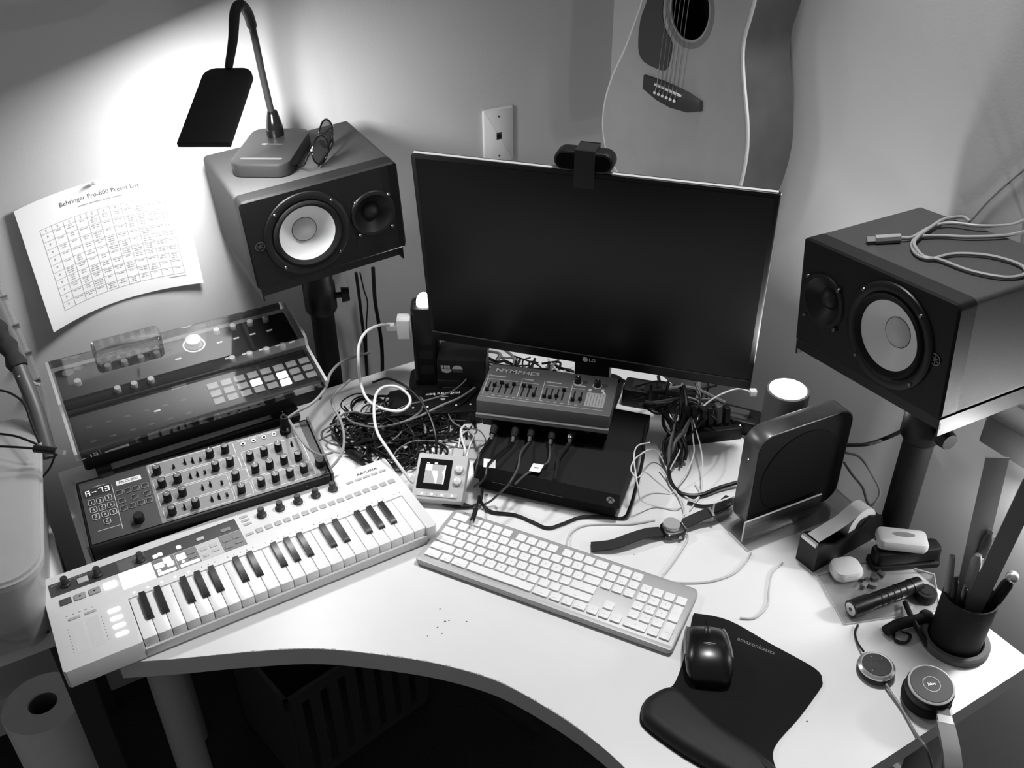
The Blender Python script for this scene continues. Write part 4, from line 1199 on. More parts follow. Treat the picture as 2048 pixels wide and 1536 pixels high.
cp = thing('charging_puck', 'grey round charging puck on the back of the watch', 'charger', tuple(D(1345, 1062, .008) + Vector((-.001, .003, .0084))))
MB().lathe([(.0145, 0), (.0145, .0075), (.0135, .0085), (.0005, .0087)], (0, 0, 0), 32).build('puck', mat('puck_grey', 160, .35), cp)
MB().lathe([(.0147, .001), (.0147, .0055)], (0, 0, 0), 32).build('metal_band', SILVER, cp)

# ------------------------------------------------------------------ lights: lit disc lamp beside the right speaker, power tower with a light behind the display
pl1 = thing('touch_lamp', 'round lit lamp glowing between the monitor and the right speaker', 'lamp', (1.094, .932, ZD))
LPM = mat('lamp_body_white', 90, .5)
Hl = .188
MB().lathe([(.037, 0), (.037, Hl - .006), (.036, Hl - .001), (.032, Hl)], (0, 0, 0), 40, cap1=False).build('lamp_body', LPM, pl1)
MB().lathe([(.0320, Hl - .004), (.0315, Hl + .0005), (.0005, Hl + .0015)], (0, 0, 0), 40).build('lit_disc', mat('puck_glow', 250, .4, emit=9.0), pl1)
def puck_light(parent, loc, energy, size, rot):
    l = bpy.data.lights.new('lamp_light', 'AREA'); l.shape = 'DISK'; l.size = size; l.energy = energy
    o = bpy.data.objects.new('lamp_light', l); COL.objects.link(o); o.parent = parent; o.location = loc; o.rotation_euler = rot
    return o
puck_light(pl1, (0, 0, Hl + .006), PUCK_W * 1.0, .058, (pi, 0, 0))

tw = thing('power_tower', 'black tower power strip with a lit top behind the monitor', 'power strip', (.690, 1.520, ZD), (0, 0, radians(-30)))
MB().slab(rr(.052, .052, .010, 5), .012, .190, .003).build('tower_body', BLACK, tw)
MB().slab(rr(.080, .080, .018, 5), 0, .012, .002).build('tower_base', BLACK, tw)
for z in (.05, .085, .12):
    MB().b2(-.014, .014, -.0265, -.0255, z - .01, z + .01).build('outlet', DARK, tw)
MB().ball((0, -.004, .1935), .0150, 20, 12, None, (1, 1, 1.45)).build('lit_globe', mat('globe_glow', 250, .4, emit=14.0), tw)
puck_light(tw, (0, 0, .2125), PUCK_W * .35, .03, (pi, 0, 0))

usbc = thing('usb_charger', 'white cube charger plugged into the power tower', 'charger', tuple(DY(808, 653, 1.515)), (0, 0, radians(-30)))
MB().slab(rr(.026, .030, .003, 3), -.020, .021, .001).build('charger_body', OFFW, usbc)
MB().b2(-.034, -.0132, -.007, .007, -.006, .005).build('cable_plug', OFFW, usbc)

# lamp standing by the right wall, half out of frame
sl_ = thing('wall_light', 'boxy lamp glowing on the wall behind the right speaker', 'lamp', (XW - .034, .585, ZD + .205))
MB().slab(rr(.060, .15, .006, 4), .0, .050, .003).build('lamp_housing', mat('side_lamp_grey', 120, .5), sl_)
MB().ball((-.004, -.045, -.020), .020, 20, 12).build('bulb', mat('side_glow', 250, .4, emit=16.0), sl_)
pt = bpy.data.lights.new('bulb_light', 'POINT'); pt.energy = SIDE_W; pt.shadow_soft_size = .02
pto = bpy.data.objects.new('bulb_light', pt); COL.objects.link(pto); pto.parent = sl_; pto.location = (-.044, -.120, .010)
MB().b2(.030, .0335, -.02, .02, .01, .04).build('wall_bracket', BLACK, sl_)

# ------------------------------------------------------------------ boxes, hub and thru box in the back
mt = thing('midi_thru_box', 'flat black MIDI thru box with upside down white lettering', 'MIDI box', tuple(Vector((.652, 1.418, ZD))), (0, 0, radians(-25)))
MB().slab(rr(.178, .085, .003, 3), .002, .030, .001).build('case', BLACK, mt)
text('midi thru box', .0125, WHITE, mt, (.018, .022, .0303), (0, 0, pi), bold=.0002)
MB().b2(.008, .028, .0105, .0125, .030, .0303).build('printed_line', LGREY, mt); MB().slab([(.012, .006), (.022, .006), (.0205, .0005), (.017, -.001), (.0135, .0005)], .030, .0303).build('printed_emblem', LGREY, mt)
for k in range(6): MB().lathe([(.0022, .030), (.0022, .0306)], (-.07 + .028 * k, -.020, 0), 10).build('label_dot', WHITE, mt)
for q in range(5):
    MB().cyl((-.07 + .035 * q, -.0425, .016), (-.07 + .035 * q, -.0445, .016), .0085, n=16).build('din_socket', DARK, mt)
for i, (z, w_, lab) in enumerate(((.0, .105, 'lower black pedal box with a printed strip, below the display edge'), (.0465, .098, 'upper black pedal box with a round striped logo, below the display edge'))):
    bx = thing('pedal_box', lab, 'pedal', (.742, 1.462, ZD + z), (0, 0, radians(-30 - 4 * i)), 'stacked pedal boxes')
    MB().slab(rr(w_, .072, .004, 3), .0, .046, .0015).build('case', BLACK, bx)
    FM = Matrix.Translation((0, -.0363, .0)) @ RX
    if i:
        def half(cx, cy, r, a0, m_): MB().slab([(cx + r * cos(radians(a0 + 180 * q / 12)), cy + r * .8 * sin(radians(a0 + 180 * q / 12))) for q in range(13)], 0, .0005, 0, FM).build('logo_mark', m_, bx)
        half(-.030, .025, .0105, 180, LGREY); half(-.008, .026, .0105, 0, LGREY)
        for k in range(3): MB().b2(-.041 + .0065 * k, -.036 + .0065 * k, .0265, .034, 0, .0005, FM).build('logo_mark', LGREY, bx)
        MB().b2(-.018, .0025, .018, .0245, 0, .0005, FM).build('logo_mark', DGREY, bx)
    else:
        MB().b2(-.042, .006, .012, .030, 0, .0005, FM).build('printed_strip', mat('label_print', 78, .6, var=.5, vscale=250), bx)
hb = thing('usb_hub', 'black USB hub bristling with plugs beside the game console', 'hub', tuple(D(1415, 872)), (0, 0, radians(-20)))
MB().slab(rr(.125, .042, .005, 4), .0, .026, .002).build('case', BLACK, hb)
for k in range(7):
    MB().b2(-.054 + .0165 * k, -.044 + .0165 * k, -.006, .006, .026, .034).build('port', DARK, hb)
MB().lathe([(.001, .026), (.001, .0266)], (.058, -.012, 0), 8).build('status_light', LIT2, hb)
random.seed(21)
for k in range(6):
    p_ = thing('usb_plug', 'black USB plug standing in the hub, number %s from its left end' % ('one two three four five six'.split()[k]), 'plug',
               tuple(hb.matrix_basis @ Vector((-.049 + .0165 * k, 0, .034))), (random.uniform(-.12, .12), random.uniform(-.12, .12), radians(-20)), 'plugs in the USB hub')
    MB().slab(rr(.011, .016, .002, 3), .0, random.uniform(.03, .042), .0015).build('plug_body', BLACK if k != 4 else DGREY, p_)
pb = thing('power_brick', 'black power adapter brick lying behind the mini computer', 'adapter', tuple(D(1462, 850)), (0, 0, radians(-55)))
MB().slab(rr(.105, .05, .008, 4), .0, .032, .004, bot=True).build('case', BLACK, pb)
MB().b2(-.03, .03, -.016, .016, .0315, .0324).build('rating_label', DGREY, pb)

ps = thing('gap_cover_block', 'added black block over the bright gap under the display, right of its stand', 'power strip', (1.054, 1.207, ZD), (0, 0, radians(-47.7)))  # added dark block, hides the bright bare desk under the display
MB().slab(rr(.155, .048, .006, 3), 0, .040, .003).build('block_body', BLACK, ps)
for k in range(3): MB().b2(-.06 + .045 * k, -.035 + .045 * k, -.014, .014, .0400, .0408).build('outlet', DARK, ps)

# ------------------------------------------------------------------ tape dispenser
td_ = thing('tape_dispenser', 'black tape dispenser with a roll of clear tape', 'tape dispenser', (1.058, .735, ZD), (0, 0, radians(2)))
td_.scale = (1.2, 1.2, 1.2)
pf = [(-.068, 0), (.062, 0), (.066, .018), (.058, .040), (.034, .050), (.010, .036), (-.030, .032), (-.060, .046), (-.068, .044)]
T2 = MB()
for y0, y1 in ((-.016, -.0125), (.0125, .016)):
    T2.rings([[(x, y0, z) for x, z in pf], [(x, y1, z) for x, z in pf]])
T2.rings([[(x, -.0125, z) for x, z in [(-.068, 0), (.062, 0), (.064, .014), (-.030, .014), (-.060, .044), (-.068, .042)]], [(x, .0125, z) for x, z in [(-.068, 0), (.062, 0), (.064, .014), (-.030, .014), (-.060, .044), (-.068, .042)]]])
T2.build('body', BLACK, td_)
MB().cyl((.024, -.0105, .036), (.024, .0105, .036), .0265, n=32).build('tape_roll', frosted('tape_clear', 205, .9, .3), td_)
MB().cyl((.024, -.0125, .036), (.024, .0125, .036), .0125, n=20).build('roll_core', DARK, td_)
MB().ribbon([(.016, 0, .0615), (-.012, 0, .052), (-.062, 0, .0475)], .020, (0, 0, 1), .0004).build('tape_strip', frosted('tape_strip', 200, .8, .3), td_)
MB().b2(-.0705, -.066, -.0125, .0125, .043, .0485).build('cutter', SILVER, td_)

# ------------------------------------------------------------------ small things at the right end
fl = thing('flashlight', 'black metal flashlight lying on the clear plastic bag', 'flashlight', tuple((D(1702, 1218, .017) + D(1838, 1168, .017)) / 2))
fa, fb = D(1702, 1218, .0165) - fl.location, D(1838, 1168, .0165) - fl.location
fd = (fb - fa).normalized()
FT = mat('flashlight_black', 24, .35, metal=.4)
MB().cyl(fa, fa + fd * .034, .0138, .0138, 24).build('head', FT, fl)
MB().cyl(fa + fd * .034, fb - fd * .018, .0120, .0120, 24).build('barrel', FT, fl)
MB().cyl(fb - fd * .018, fb, .0130, .0120, 24).build('tail_cap', FT, fl)
MB().cyl(fa - fd * .0012, fa + fd * .001, .0105, .0105, 24).build('reflector', SILVER, fl)
MB().cyl(fa - fd * .0016, fa, .0032, .0032, 12).build('led_chip', DGREY, fl)
for k in range(5): MB().cyl(fa + fd * (.050 + .012 * k), fa + fd * (.052 + .012 * k), .0124, .0124, 20).build('grip_ring', BLACKM, fl)

bag = thing('zip_bag', 'flat clear plastic zip bag under the flashlight', 'plastic bag', tuple(D(1760, 1190)))
bq = [D(1634, 1152), D(1688, 1250), D(1880, 1222), D(1868, 1150), D(1760, 1118)]
bo_ = [(p.x - bag.location.x, p.y - bag.location.y) for p in bq]
MB().slab(bo_, .0006, .0026, .0004).build('bag_film', glass('bag_film', .97, .02, .15), bag)
bl = MB()
for i in range(5): bl.tube([(bo_[i][0], bo_[i][1], .0016), (bo_[(i + 1) % 5][0], bo_[(i + 1) % 5][1], .0016)], .0011, 6, sm=False)
bl.build('bag_seam', frosted('bag_seam', 215, .6, .3), bag)
random.seed(4)
for k, (px, py) in enumerate([(1722, 1155), (1735, 1165), (1728, 1172), (1748, 1160), (1745, 1172), (1762, 1150)]):
    s_ = thing('adapter_bit', 'small dark plastic bit number %s in the heap beside the white case' % ('one two three four five six'.split()[k]), 'plastic bit', tuple(D(px, py, .0028)), (0, 0, random.uniform(0, 3)), 'plastic bits beside the white case')
    MB().slab(rr(.013, .008, .002, 3), 0, random.uniform(.004, .009), .001).build('bit_body', DGREY if k % 2 else MGREY, s_)
wc_ = thing('earbud_case', 'glossy white rounded case in front of the tape dispenser', 'case', tuple(D(1689, 1148, .0028)), (0, 0, radians(-20)))
MB().slab(rr(.050, .043, .016, 7), 0, .021, .0075, bot=True).build('case_body', mat('case_white', 225, .18), wc_)
MB().tube([Vector((.0252 * cos(a) * 1.0, .0217 * sin(a), .0145)) for a in [2 * pi * i / 24 for i in range(25)]], .0003, 4, sm=False).build('lid_seam', MGREY, wc_)
stp = thing('stapler', 'black stapler under the pale oval tool', 'stapler', (1.118, .655, ZD), (0, 0, radians(-25)))
MB().slab(rr(.115, .034, .008, 4), 0, .009, .002).build('base', BLACK, stp)
MB().slab(rr(.110, .030, .010, 5, .002, 0), .013, .036, .006, Matrix.Rotation(radians(-3), 4, 'Y')).build('arm', BLACK, stp)
MB().b2(.046, .054, -.012, .012, .008, .016).build('hinge', STEEL, stp)
er = thing('label_tool', 'pale grey rounded tool with a dark oval button on the stapler', 'tool', (1.106, .660, ZD + .0415), (0, 0, radians(-40)))
MB().slab(rr(.078, .040, .010, 6), 0, .020, .006, bot=True).build('tool_body', mat('tool_grey', 180, .5), er)
MB().slab(ell(.017, .0055, 24, .002, .002), .0198, .0206).build('oval_button', MGREY, er)
lc = thing('lens_cap', 'round black cap beside the pen cup', 'cap', (1.085, .5835, ZD + .0028), (0, 0, 0))
MB().lathe([(.0165, 0), (.0165, .012), (.015, .014), (.0005, .0145)], (0, 0, 0), 28).build('cap_body', BLACKT, lc)
MB().lathe([(.009, .0143), (.009, .0152), (.0005, .0152)], (0, 0, 0), 20).build('cap_centre', DARK, lc)
rm_ = thing('clip_microphone', 'black clip microphone with a bundled cord in front of the pen cup', 'microphone', tuple(D(1812, 1245)))
P = lambda px, py, z=.006: D(px, py, z) - rm_.location
MB().tube([P(1772, 1262, .012), P(1800, 1248, .013), P(1850, 1236, .013)], .0085, 10).build('mic_body', RUBBER, rm_)
MB().ball(tuple(P(1852, 1234, .013)), .0115, 16, 10).build('windscreen', mat('foam_black', 16, .95, bump=.8, bscale=600), rm_)
MB().tube([P(1810, 1205, .008), P(1828, 1245, .016), P(1856, 1292, .006)], .0042, 8).build('clip_arm', BLACK, rm_)
for k in range(3):
    q = [P(1782 + 4 * k, 1258, .004), P(1790, 1278 + 2 * k, .003), P(1812, 1284 + k, .003), P(1818 + 2 * k, 1270, .004), P(1800, 1262, .006)]
    MB().tube(q, .0014, 6).build('cord_loop', CABLEB, rm_)

# pen cup
cu = thing('pen_cup', 'black pen cup on a grey rubber ring at the desk edge', 'pen cup', (1.053, .502, ZD))
MB().lathe([(.049, 0), (.049, .009), (.046, .012), (.040, .012), (.0385, .009)], (0, 0, 0), 40, cap1=False).build('rubber_ring', mat('ring_grey', 92, .8), cu)
MB().lathe([(.0365, .002), (.0375, .100), (.0355, .100), (.0345, .006), (.0005, .006)], (0, 0, 0), 40).build('cup', BLACKT, cu)
CU = Vector((1.053, .502, ZD))
def in_cup(name, label, cat, top, bot, fn, group='tools in the pen cup'):
    t = thing(name, label, cat, tuple(CU + Vector(bot)), None, group)
    v = Vector(top) - Vector(bot)
    zz = v.normalized(); xx = Vector((.80, -.60, 0)); xx = (xx - zz * xx.dot(zz)).normalized(); yy = zz.cross(xx)
    t.rotation_mode = 'QUATERNION'; t.rotation_quaternion = Matrix((xx, yy, zz)).transposed().to_quaternion()
    fn(t, v.length)
    return t
def mk_ruler(w, th, m):
    return lambda t, L: (MB().b2(-w / 2, w / 2, -th / 2, th / 2, 0, L).build('blade', m, t), MB().line2([(0, 0), (0, .001)], .0001, 0) and None)
RUL = mat('ruler_metal', 150, .45, metal=.15)
in_cup('steel_ruler', 'tall flat grey ruler standing upright in the pen cup', 'ruler', (.006, .034, .325), (.012, .006, .008), mk_ruler(.030, .0015, RUL))
in_cup('steel_ruler', 'long grey ruler leaning right out of the pen cup', 'ruler', (.020, -.014, .315), (-.004, -.006, .008), mk_ruler(.028, .0015, mat('ruler_dark', 128, .45, metal=.1)))
def mk_pen(r, m, tipm):
    def f(t, L):
        MB().lathe([(r, 0), (r, L - .012), (r * .55, L)], (0, 0, 0), 12).build('barrel', m, t)
        MB().b2(r * .8, r * 1.25, -.0012, .0012, L - .045, L - .008).build('pocket_clip', tipm, t)
    return f
in_cup('ball_pen', 'dark pen with a bright clip at the cup front', 'pen', (-.034, .012, .140), (-.012, .004, .008), mk_pen(.0042, DARK, SILVER))
in_cup('ball_pen', 'silver tipped pen leaning left in the cup', 'pen', (-.027, .0, .132), (-.006, -.006, .008), mk_pen(.0042, STEEL, SILVER))
in_cup('marker_pen', 'thick grey marker in the middle of the cup', 'pen', (-.006, .008, .175), (.004, .0, .008), mk_pen(.0075, mat('marker_grey', 150, .5), LGREY))
in_cup('marker_pen', 'dark marker with a pale cap behind the tall ruler', 'pen', (.012, .012, .205), (.016, .014, .008), mk_pen(.0075, DGREY, LGREY))
def mk_driver(t, L):
    MB().lathe([(.0085, 0), (.0085, L - .02), (.006, L - .012)], (0, 0, 0), 14).build('handle', BLACK, t)
    MB().ball((0, 0, L - .004), .0088, 16, 10).build('metal_end', SILVER, t)
in_cup('screwdriver', 'black tool with a shiny metal ball end in the cup', 'screwdriver', (.030, -.030, .150), (.010, -.012, .008), mk_driver)
def mk_brush(t, L):
    MB().lathe([(.005, 0), (.0062, L * .6), (.004, L)], (0, 0, 0), 12).build('handle', mat('brush_grey', 130, .5), t)
in_cup('paint_brush', 'slim pale handled brush at the back left of the cup', 'brush', (-.028, .030, .165), (-.014, .012, .008), mk_brush)

# ------------------------------------------------------------------ headset and its control unit
cn = thing('headset_controller', 'round black inline headset controller with a silver rim', 'controller', tuple((D(1712, 1345) + D(1785, 1355)) / 2 + Vector((.004, .003, 0))))
MB().lathe([(.021, 0), (.0262, .004), (.0265, .010), (.0255, .012)], (0, 0, 0), 40, cap1=False).build('base', BLACK, cn)
MB().lathe([(.0256, .0118), (.0258, .0145), (.0225, .0172), (.0205, .0170)], (0, 0, 0), 40, cap1=False).build('silver_rim', SILVER, cn)
MB().lathe([(.0206, .0168), (.0200, .0176), (.0005, .0178)], (0, 0, 0), 40).build('button_face', mat('controller_face', 40, .5), cn)
MB().rings([[(r * cos(2 * pi * i / 28), r * sin(2 * pi * i / 28), z) for i in range(28)] for r, z in ((.0085, .0176), (.0085, .0182), (.0078, .0182), (.0078, .0176))], None, False, False).build('button_ring', DGREY, cn)
for x, y in ((.014, .004), (-.014, -.004), (.003, .014)): MB().lathe([(.0008, .0177), (.0008, .0181)], (x, y, 0), 8).build('symbol_dot', LGREY, cn)
ec = thing('headset', 'black headset lying with one ear cup on the desk corner', 'headset', tuple((D(1815, 1375, .03) + D(1905, 1385, .03)) / 2 + Vector((.002, .004, -.03))))
EM = Matrix.Rotation(radians(6), 4, 'X') @ Matrix.Rotation(radians(-6), 4, 'Y')
MB().lathe([(.026, .0), (.0325, .006), (.0335, .016), (.0305, .022)], (0, 0, .003), 40, EM).build('ear_cushion', RUBBER, ec)
MB().lathe([(.0295, .021), (.0315, .026), (.0320, .036), (.0305, .040)], (0, 0, .003), 40, EM, cap1=False).build('ear_cup', BLACK, ec)
MB().lathe([(.0306, .0395), (.0306, .0415), (.0285, .0425), (.0278, .0420)], (0, 0, .003), 40, EM, cap1=False).build('metal_rim', LGREY, ec)
MB().lathe([(.0279, .0418), (.0270, .0426), (.0005, .0430)], (0, 0, .003), 40, EM).build('cup_face', mat('cup_face', 58, .55), ec)
MB().rings([[(r * cos(2 * pi * i / 32), r * sin(2 * pi * i / 32), z) for i in range(32)] for r, z in ((.0118, .0455), (.0118, .0462), (.0108, .0462), (.0108, .0455))], EM, False, False).build('logo_ring', LGREY, ec)
text('Jabra', .0055, WHITE, ec, (0, 0, 0), M=EM @ Matrix.Translation((0, 0, .0464)) @ Matrix.Rotation(radians(-28), 4, 'Z'), bold=.0002)
E0 = ec.location.copy()
hp_ = [D(1876, 1404, .026), D(1884, 1420, .028), D(1890, 1438, .030)]
MB().ribbon([p - E0 for p in hp_], .016, (0, 0, 1), .006).build('yoke', DGREY, ec)
MB().ribbon([p - E0 for p in (D(1888, 1434, .031), D(1892, 1450, .034))], .019, (0, 0, 1), .0065, k=3).build('silver_band', SILVER, ec)
MB().ribbon([p - E0 for p in (D(1890, 1446, .033), D(1898, 1480, .036), D(1904, 1515, .034), D(1906, 1560, .022), D(1895, 1600, -.01), D(1870, 1640, -.05))], .022, (0, 0, 1), .007).build('headband', mat('headband_grey', 100, .6), ec)
MB().ribbon([p - E0 for p in (D(1884, 1440, .022), D(1890, 1485, .024), D(1895, 1520, .022), D(1895, 1560, .010), D(1885, 1600, -.02))], .012, (0, 0, 1), .004).build('inner_band', BLACK, ec)
# ------------------------------------------------------------------ left of the desk
st_ = thing('side_table', 'white side table left of the desk carrying the plastic bin', 'table', (-.28, 1.49, ZD - .05))
MB().b2(-.24, .215, -.255, .24, 0, .03).build('table_top', DESK_W, st_)
for x in (-.21, .185):
    for y in (-.225, .21): MB().b2(x - .02, x + .02, y - .02, y + .02, -(ZD - .05), 0).build('leg', mat('table_leg_dark', 60, .5), st_)
bn = thing('storage_bin', 'translucent plastic storage bin on the side table', 'storage bin', (-.212, 1.411, ZD - .019), (0, 0, radians(-8.1)))
FROST = frosted('bin_plastic', 205, .62, .35)
def bring(w, d, r, z): return [(x, y, z) for x, y in rr(w, d, r, 6)]
MB().rings([bring(.265, .36, .035, .0), bring(.30, .40, .045, .145), bring(.322, .422, .05, .147), bring(.326, .426, .052, .158), bring(.296, .396, .043, .158),
            bring(.262, .357, .033, .004)]).build('tub', FROST, bn)
MB().rings([bring(.318, .416, .05, .1585), bring(.318, .416, .05, .163), bring(.285, .383, .04, .165)]).build('lid', frosted('lid_plastic', 200, .55, .3), bn)
for i, (x, y, w, d, h, g) in enumerate(((.05, .05, .12, .10, .09, MGREY), (.06, -.09, .10, .12, .07, LGREY), (-.07, .02, .10, .2, .11, DGREY))):
    o = thing('boxed_item', ('grey box deep inside the plastic bin', 'pale box at the front inside the plastic bin', 'dark box on the left inside the plastic bin')[i], 'box', tuple(bn.matrix_basis @ Vector((x, y, .005))), (0, 0, radians(-8.1)))
    MB().b2(-w / 2, w / 2, -d / 2, d / 2, 0, h * .9).build('carton', g, o)
    MB().b2(-w / 2, w / 2, -.008, .008, h * .9, h * .9 + .0008).build('tape', LGREY, o)
rl = thing('paper_roll', 'big white paper roll standing on the floor by the desk leg', 'paper roll', tuple(Vector(D(85, 1405, -.42).xy.to_3d())))
rz0 = ZD - .42
MB().lathe([(.0745, 0), (.0745, rz0 - .002), (.073, rz0), (.0275, rz0), (.0265, rz0 - .003), (.0265, .0)], (0, 0, 0), 48, cap0=False, cap1=False).build('paper_wrap', mat('roll_paper', 228, .8, var=.03, vscale=30), rl)
MB().lathe([(.0263, .0), (.0263, rz0 - .004), (.0245, rz0 - .004), (.0245, 0)], (0, 0, 0), 32, cap0=False, cap1=False).build('cardboard_core', mat('cardboard', 95, .9), rl)
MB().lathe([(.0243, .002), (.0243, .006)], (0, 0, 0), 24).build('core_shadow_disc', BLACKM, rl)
fl_ = MB().ribbon([Vector((-.075, .0, rz0 - .06)), Vector((-.064, .05, rz0 - .05)), Vector((-.03, .085, rz0 - .045)), Vector((.02, .10, rz0 - .05))], .10, (0, 0, 1), .0006)
tu = thing('foam_pole', 'dark wrapped pole leaning against the wall behind the bin', 'pole', tuple(DY(100, 915, 1.50)))
TI = tu.location.copy()
tp = [DY(100, 915, 1.50), DY(72, 820, 1.56), DY(38, 735, 1.62), DY(-10, 650, 1.69)]
MB().tube([p - TI for p in tp[:3]], .0125, 12).build('pole_shaft', mat('pole_grey', 84, .45), tu)
MB().tube([p - TI for p in tp[2:] + [DY(-60, 575, 1.72)]], lambda t: .015 + .003 * sin(t * 31), 12, k=10).build('fabric_wrap', mat('wrap_dark', 46, .9, var=.3, vscale=60, bump=.6, bscale=150), tu)
MB().tube([p - TI for p in (DY(36, 752, 1.60), DY(55, 762, 1.60), DY(78, 770, 1.61))], .0028, 6).build('tie', LGREY, tu)
cr_ = thing('clip_rail', 'clear rail with four silver clips on the wall left of the sheet', 'rail', tuple(DY(75, 770, 1.742)))
CI = cr_.location.copy()
MB().tube([p - CI for p in (DY(-5, 565, 1.748), DY(84, 775, 1.748), DY(104, 880, 1.735))], .005, 8, sm=False).build('rail_strip', frosted('rail_clear', 200, .4, .15), cr_)
for px, py in ((8, 595), (32, 652), (57, 706), (75, 760)):
    p = DY(px, py, 1.740) - CI
    m_ = MB(); m_.box(tuple(p), (.011, .010, .006), None); m_.cyl(p + Vector((-.006, -.004, .004)), p + Vector((.006, -.006, .006)), .0022, n=8)
    m_.build('clip', SILVER, cr_)

# under the desk
ct = thing('plastic_crate', 'dim plastic crate under the desk', 'crate', tuple(Vector((.36, 1.42, 0))), (0, 0, radians(12)))
CRM = mat('crate_grey', 62, .6)
for i in range(8):
    MB().b2(-.16 + .0425 * i, -.135 + .0425 * i, -.125, -.120, .03, .27).build('slat', CRM, ct)
m_ = MB(); m_.b2(-.17, .17, -.126, -.117, .27, .30); m_.b2(-.17, .17, .117, .126, 0, .30); m_.b2(-.17, -.161, -.126, .126, 0, .30); m_.b2(.161, .17, -.126, .126, 0, .30); m_.b2(-.17, .17, -.126, .126, 0, .012); m_.b2(-.17, .17, -.126, -.117, 0, .03)
m_.build('crate_shell', CRM, ct)
rd = thing('dark_rod', 'dark thick rod leaning in front of the crate under the desk', 'rod', (.56, 1.20, .0))
MB().tube([(.16, -.06, .012), (.02, .02, .22), (-.10, .08, .40)], lambda t: .012 + .012 * sin(pi * min(1, t * 1.1)), 10).build('rod_sleeve', mat('umbrella_dark', 40, .7), rd)
MB().tube([(-.10, .08, .40), (-.13, .10, .445), (-.15, .105, .46)], .006, 8).build('handle', BLACK, rd)

# ------------------------------------------------------------------ cables, one object each
def cable(name, label, pts, r, m, group=None, n=7, k=7, cat='cable'):
    P = [Vector(p) for p in pts]
    c0 = P[0].copy()
    o = MB().tube([p - c0 for p in P], r, n, k=k).build(name, m, None, tuple(c0))
    return tag(o, label, cat, group)
def Z(pts): return [D(*p) for p in pts]
def onR(px, py, w):
    nn = MR.to_3x3() @ Vector((0, 0, 1)); o = MR @ Vector((0, 0, .170 + w))
    d = ray(px, py); c = Vector((0, 0, ZD + CAM_H)); t = (o - c).dot(nn) / d.dot(nn)
    return c + d * t
# grey USB cable coiled on the right speaker
uc = thing('usb_cable', 'grey USB cable coiled on top of the right speaker', 'cable', tuple(onR(1735, 480, .004)))
UI = uc.location.copy()
a, b_ = onR(1733, 480, .005), onR(1750, 479, .005); c_ = onR(1800, 476, .0055)
MB().tube([a - UI, b_ - UI], .0052, 4, sm=False).build('plug_shell', SILVER, uc)
MB().tube([b_ - UI, c_ - UI], .0068, 8, sm=False).build('plug_grip', mat('plug_grey', 120, .5), uc)
GC = mat('usb_cable_grey', 138, .5)
pth = [(1800, 476, .005), (1826, 474, .004), (1860, 455, .004), (1900, 446, .006), (1960, 452, .007), (2020, 450, .007), (2060, 438, .006), (2075, 452, .005), (2020, 470, .004), (1940, 474, .004), (1880, 472, .003), (1838, 474, .004),
       (1824, 488, .003), (1832, 508, .003), (1860, 518, .003), (1910, 508, .003), (1980, 512, .003), (2040, 530, .003), (2050, 548, .003), (2010, 555, .003), (1940, 542, .003), (1880, 520, .003), (1850, 514, .004), (1834, 500, .006), (1830, 480, .007), (1865, 452, .007), (1890, 438, .006), (1925, 434, .004), (1940, 443, .004)]
MB().tube([onR(*p) - UI for p in pth], .0026, 8, k=6).build('cord', GC, uc)
cable('speaker_cable', 'thin dark cord running up the right wall behind the speaker', [DX(1942, 442, XW - .006), DX(1975, 405, XW - .004), DX(2010, 372, XW - .004), DX(2060, 330, XW - .004)], .0016, CABLEG)

# cords hanging behind the left speaker
cable('power_cable', 'thick black cord hanging behind the left speaker, nearest the monitor', [DY(746, 535, 1.71), DY(750, 600, 1.715), DY(758, 650, 1.72), DY(764, 700, 1.72), DY(765, 760, 1.70), DY(766, 800, 1.67)], .0042, CABLEB)
cable('power_cable', 'black cord hanging behind the left speaker, nearest the stand', [DY(712, 545, 1.70), DY(718, 590, 1.71), DY(724, 640, 1.715), DY(731, 700, 1.71), DY(735, 770, 1.69)], .0035, CABLEB)
cable('audio_cable', 'thin black cord between the two hanging power cords', [DY(720, 545, 1.70), DY(728, 580, 1.71), DY(735, 605, 1.715), DY(733, 650, 1.715), DY(734, 720, 1.70)], .0016, CABLEB)

# white phone cable from the charger to the gadget
cable('white_cable', 'white cable looping from the cube charger down to the pocket gadget',
      [DY(778, 650, 1.51), DY(757, 651, 1.50), DY(732, 664, 1.49), DY(718, 690, 1.48), DY(717, 725, 1.465), D(722, 768, .085), D(736, 800, .075), D(765, 817, .07), D(800, 822, .07), D(819, 808, .072), D(817, 790, .075), D(795, 774, .08), D(768, 774, .085), D(752, 790, .085), D(748, 825, .08),
       D(755, 865, .072), D(780, 905, .06), D(805, 940, .045), D(822, 962, .03), D(836, 968, .022)], .0028, CABLEW, n=8)
cable('white_cable', 'white cable dropping behind the pocket gadget', Z([(928, 925, .035), (930, 900, .05), (925, 880, .055), (922, 860, .05), (930, 850, .045)]), .0022, CABLEW)
cable('white_cable', 'white cable bending back beside the pocket gadget', Z([(932, 918, .03), (940, 890, .04), (948, 872, .04), (935, 862, .045), (922, 872, .05), (918, 895, .04)]), .0018, CABLEW)
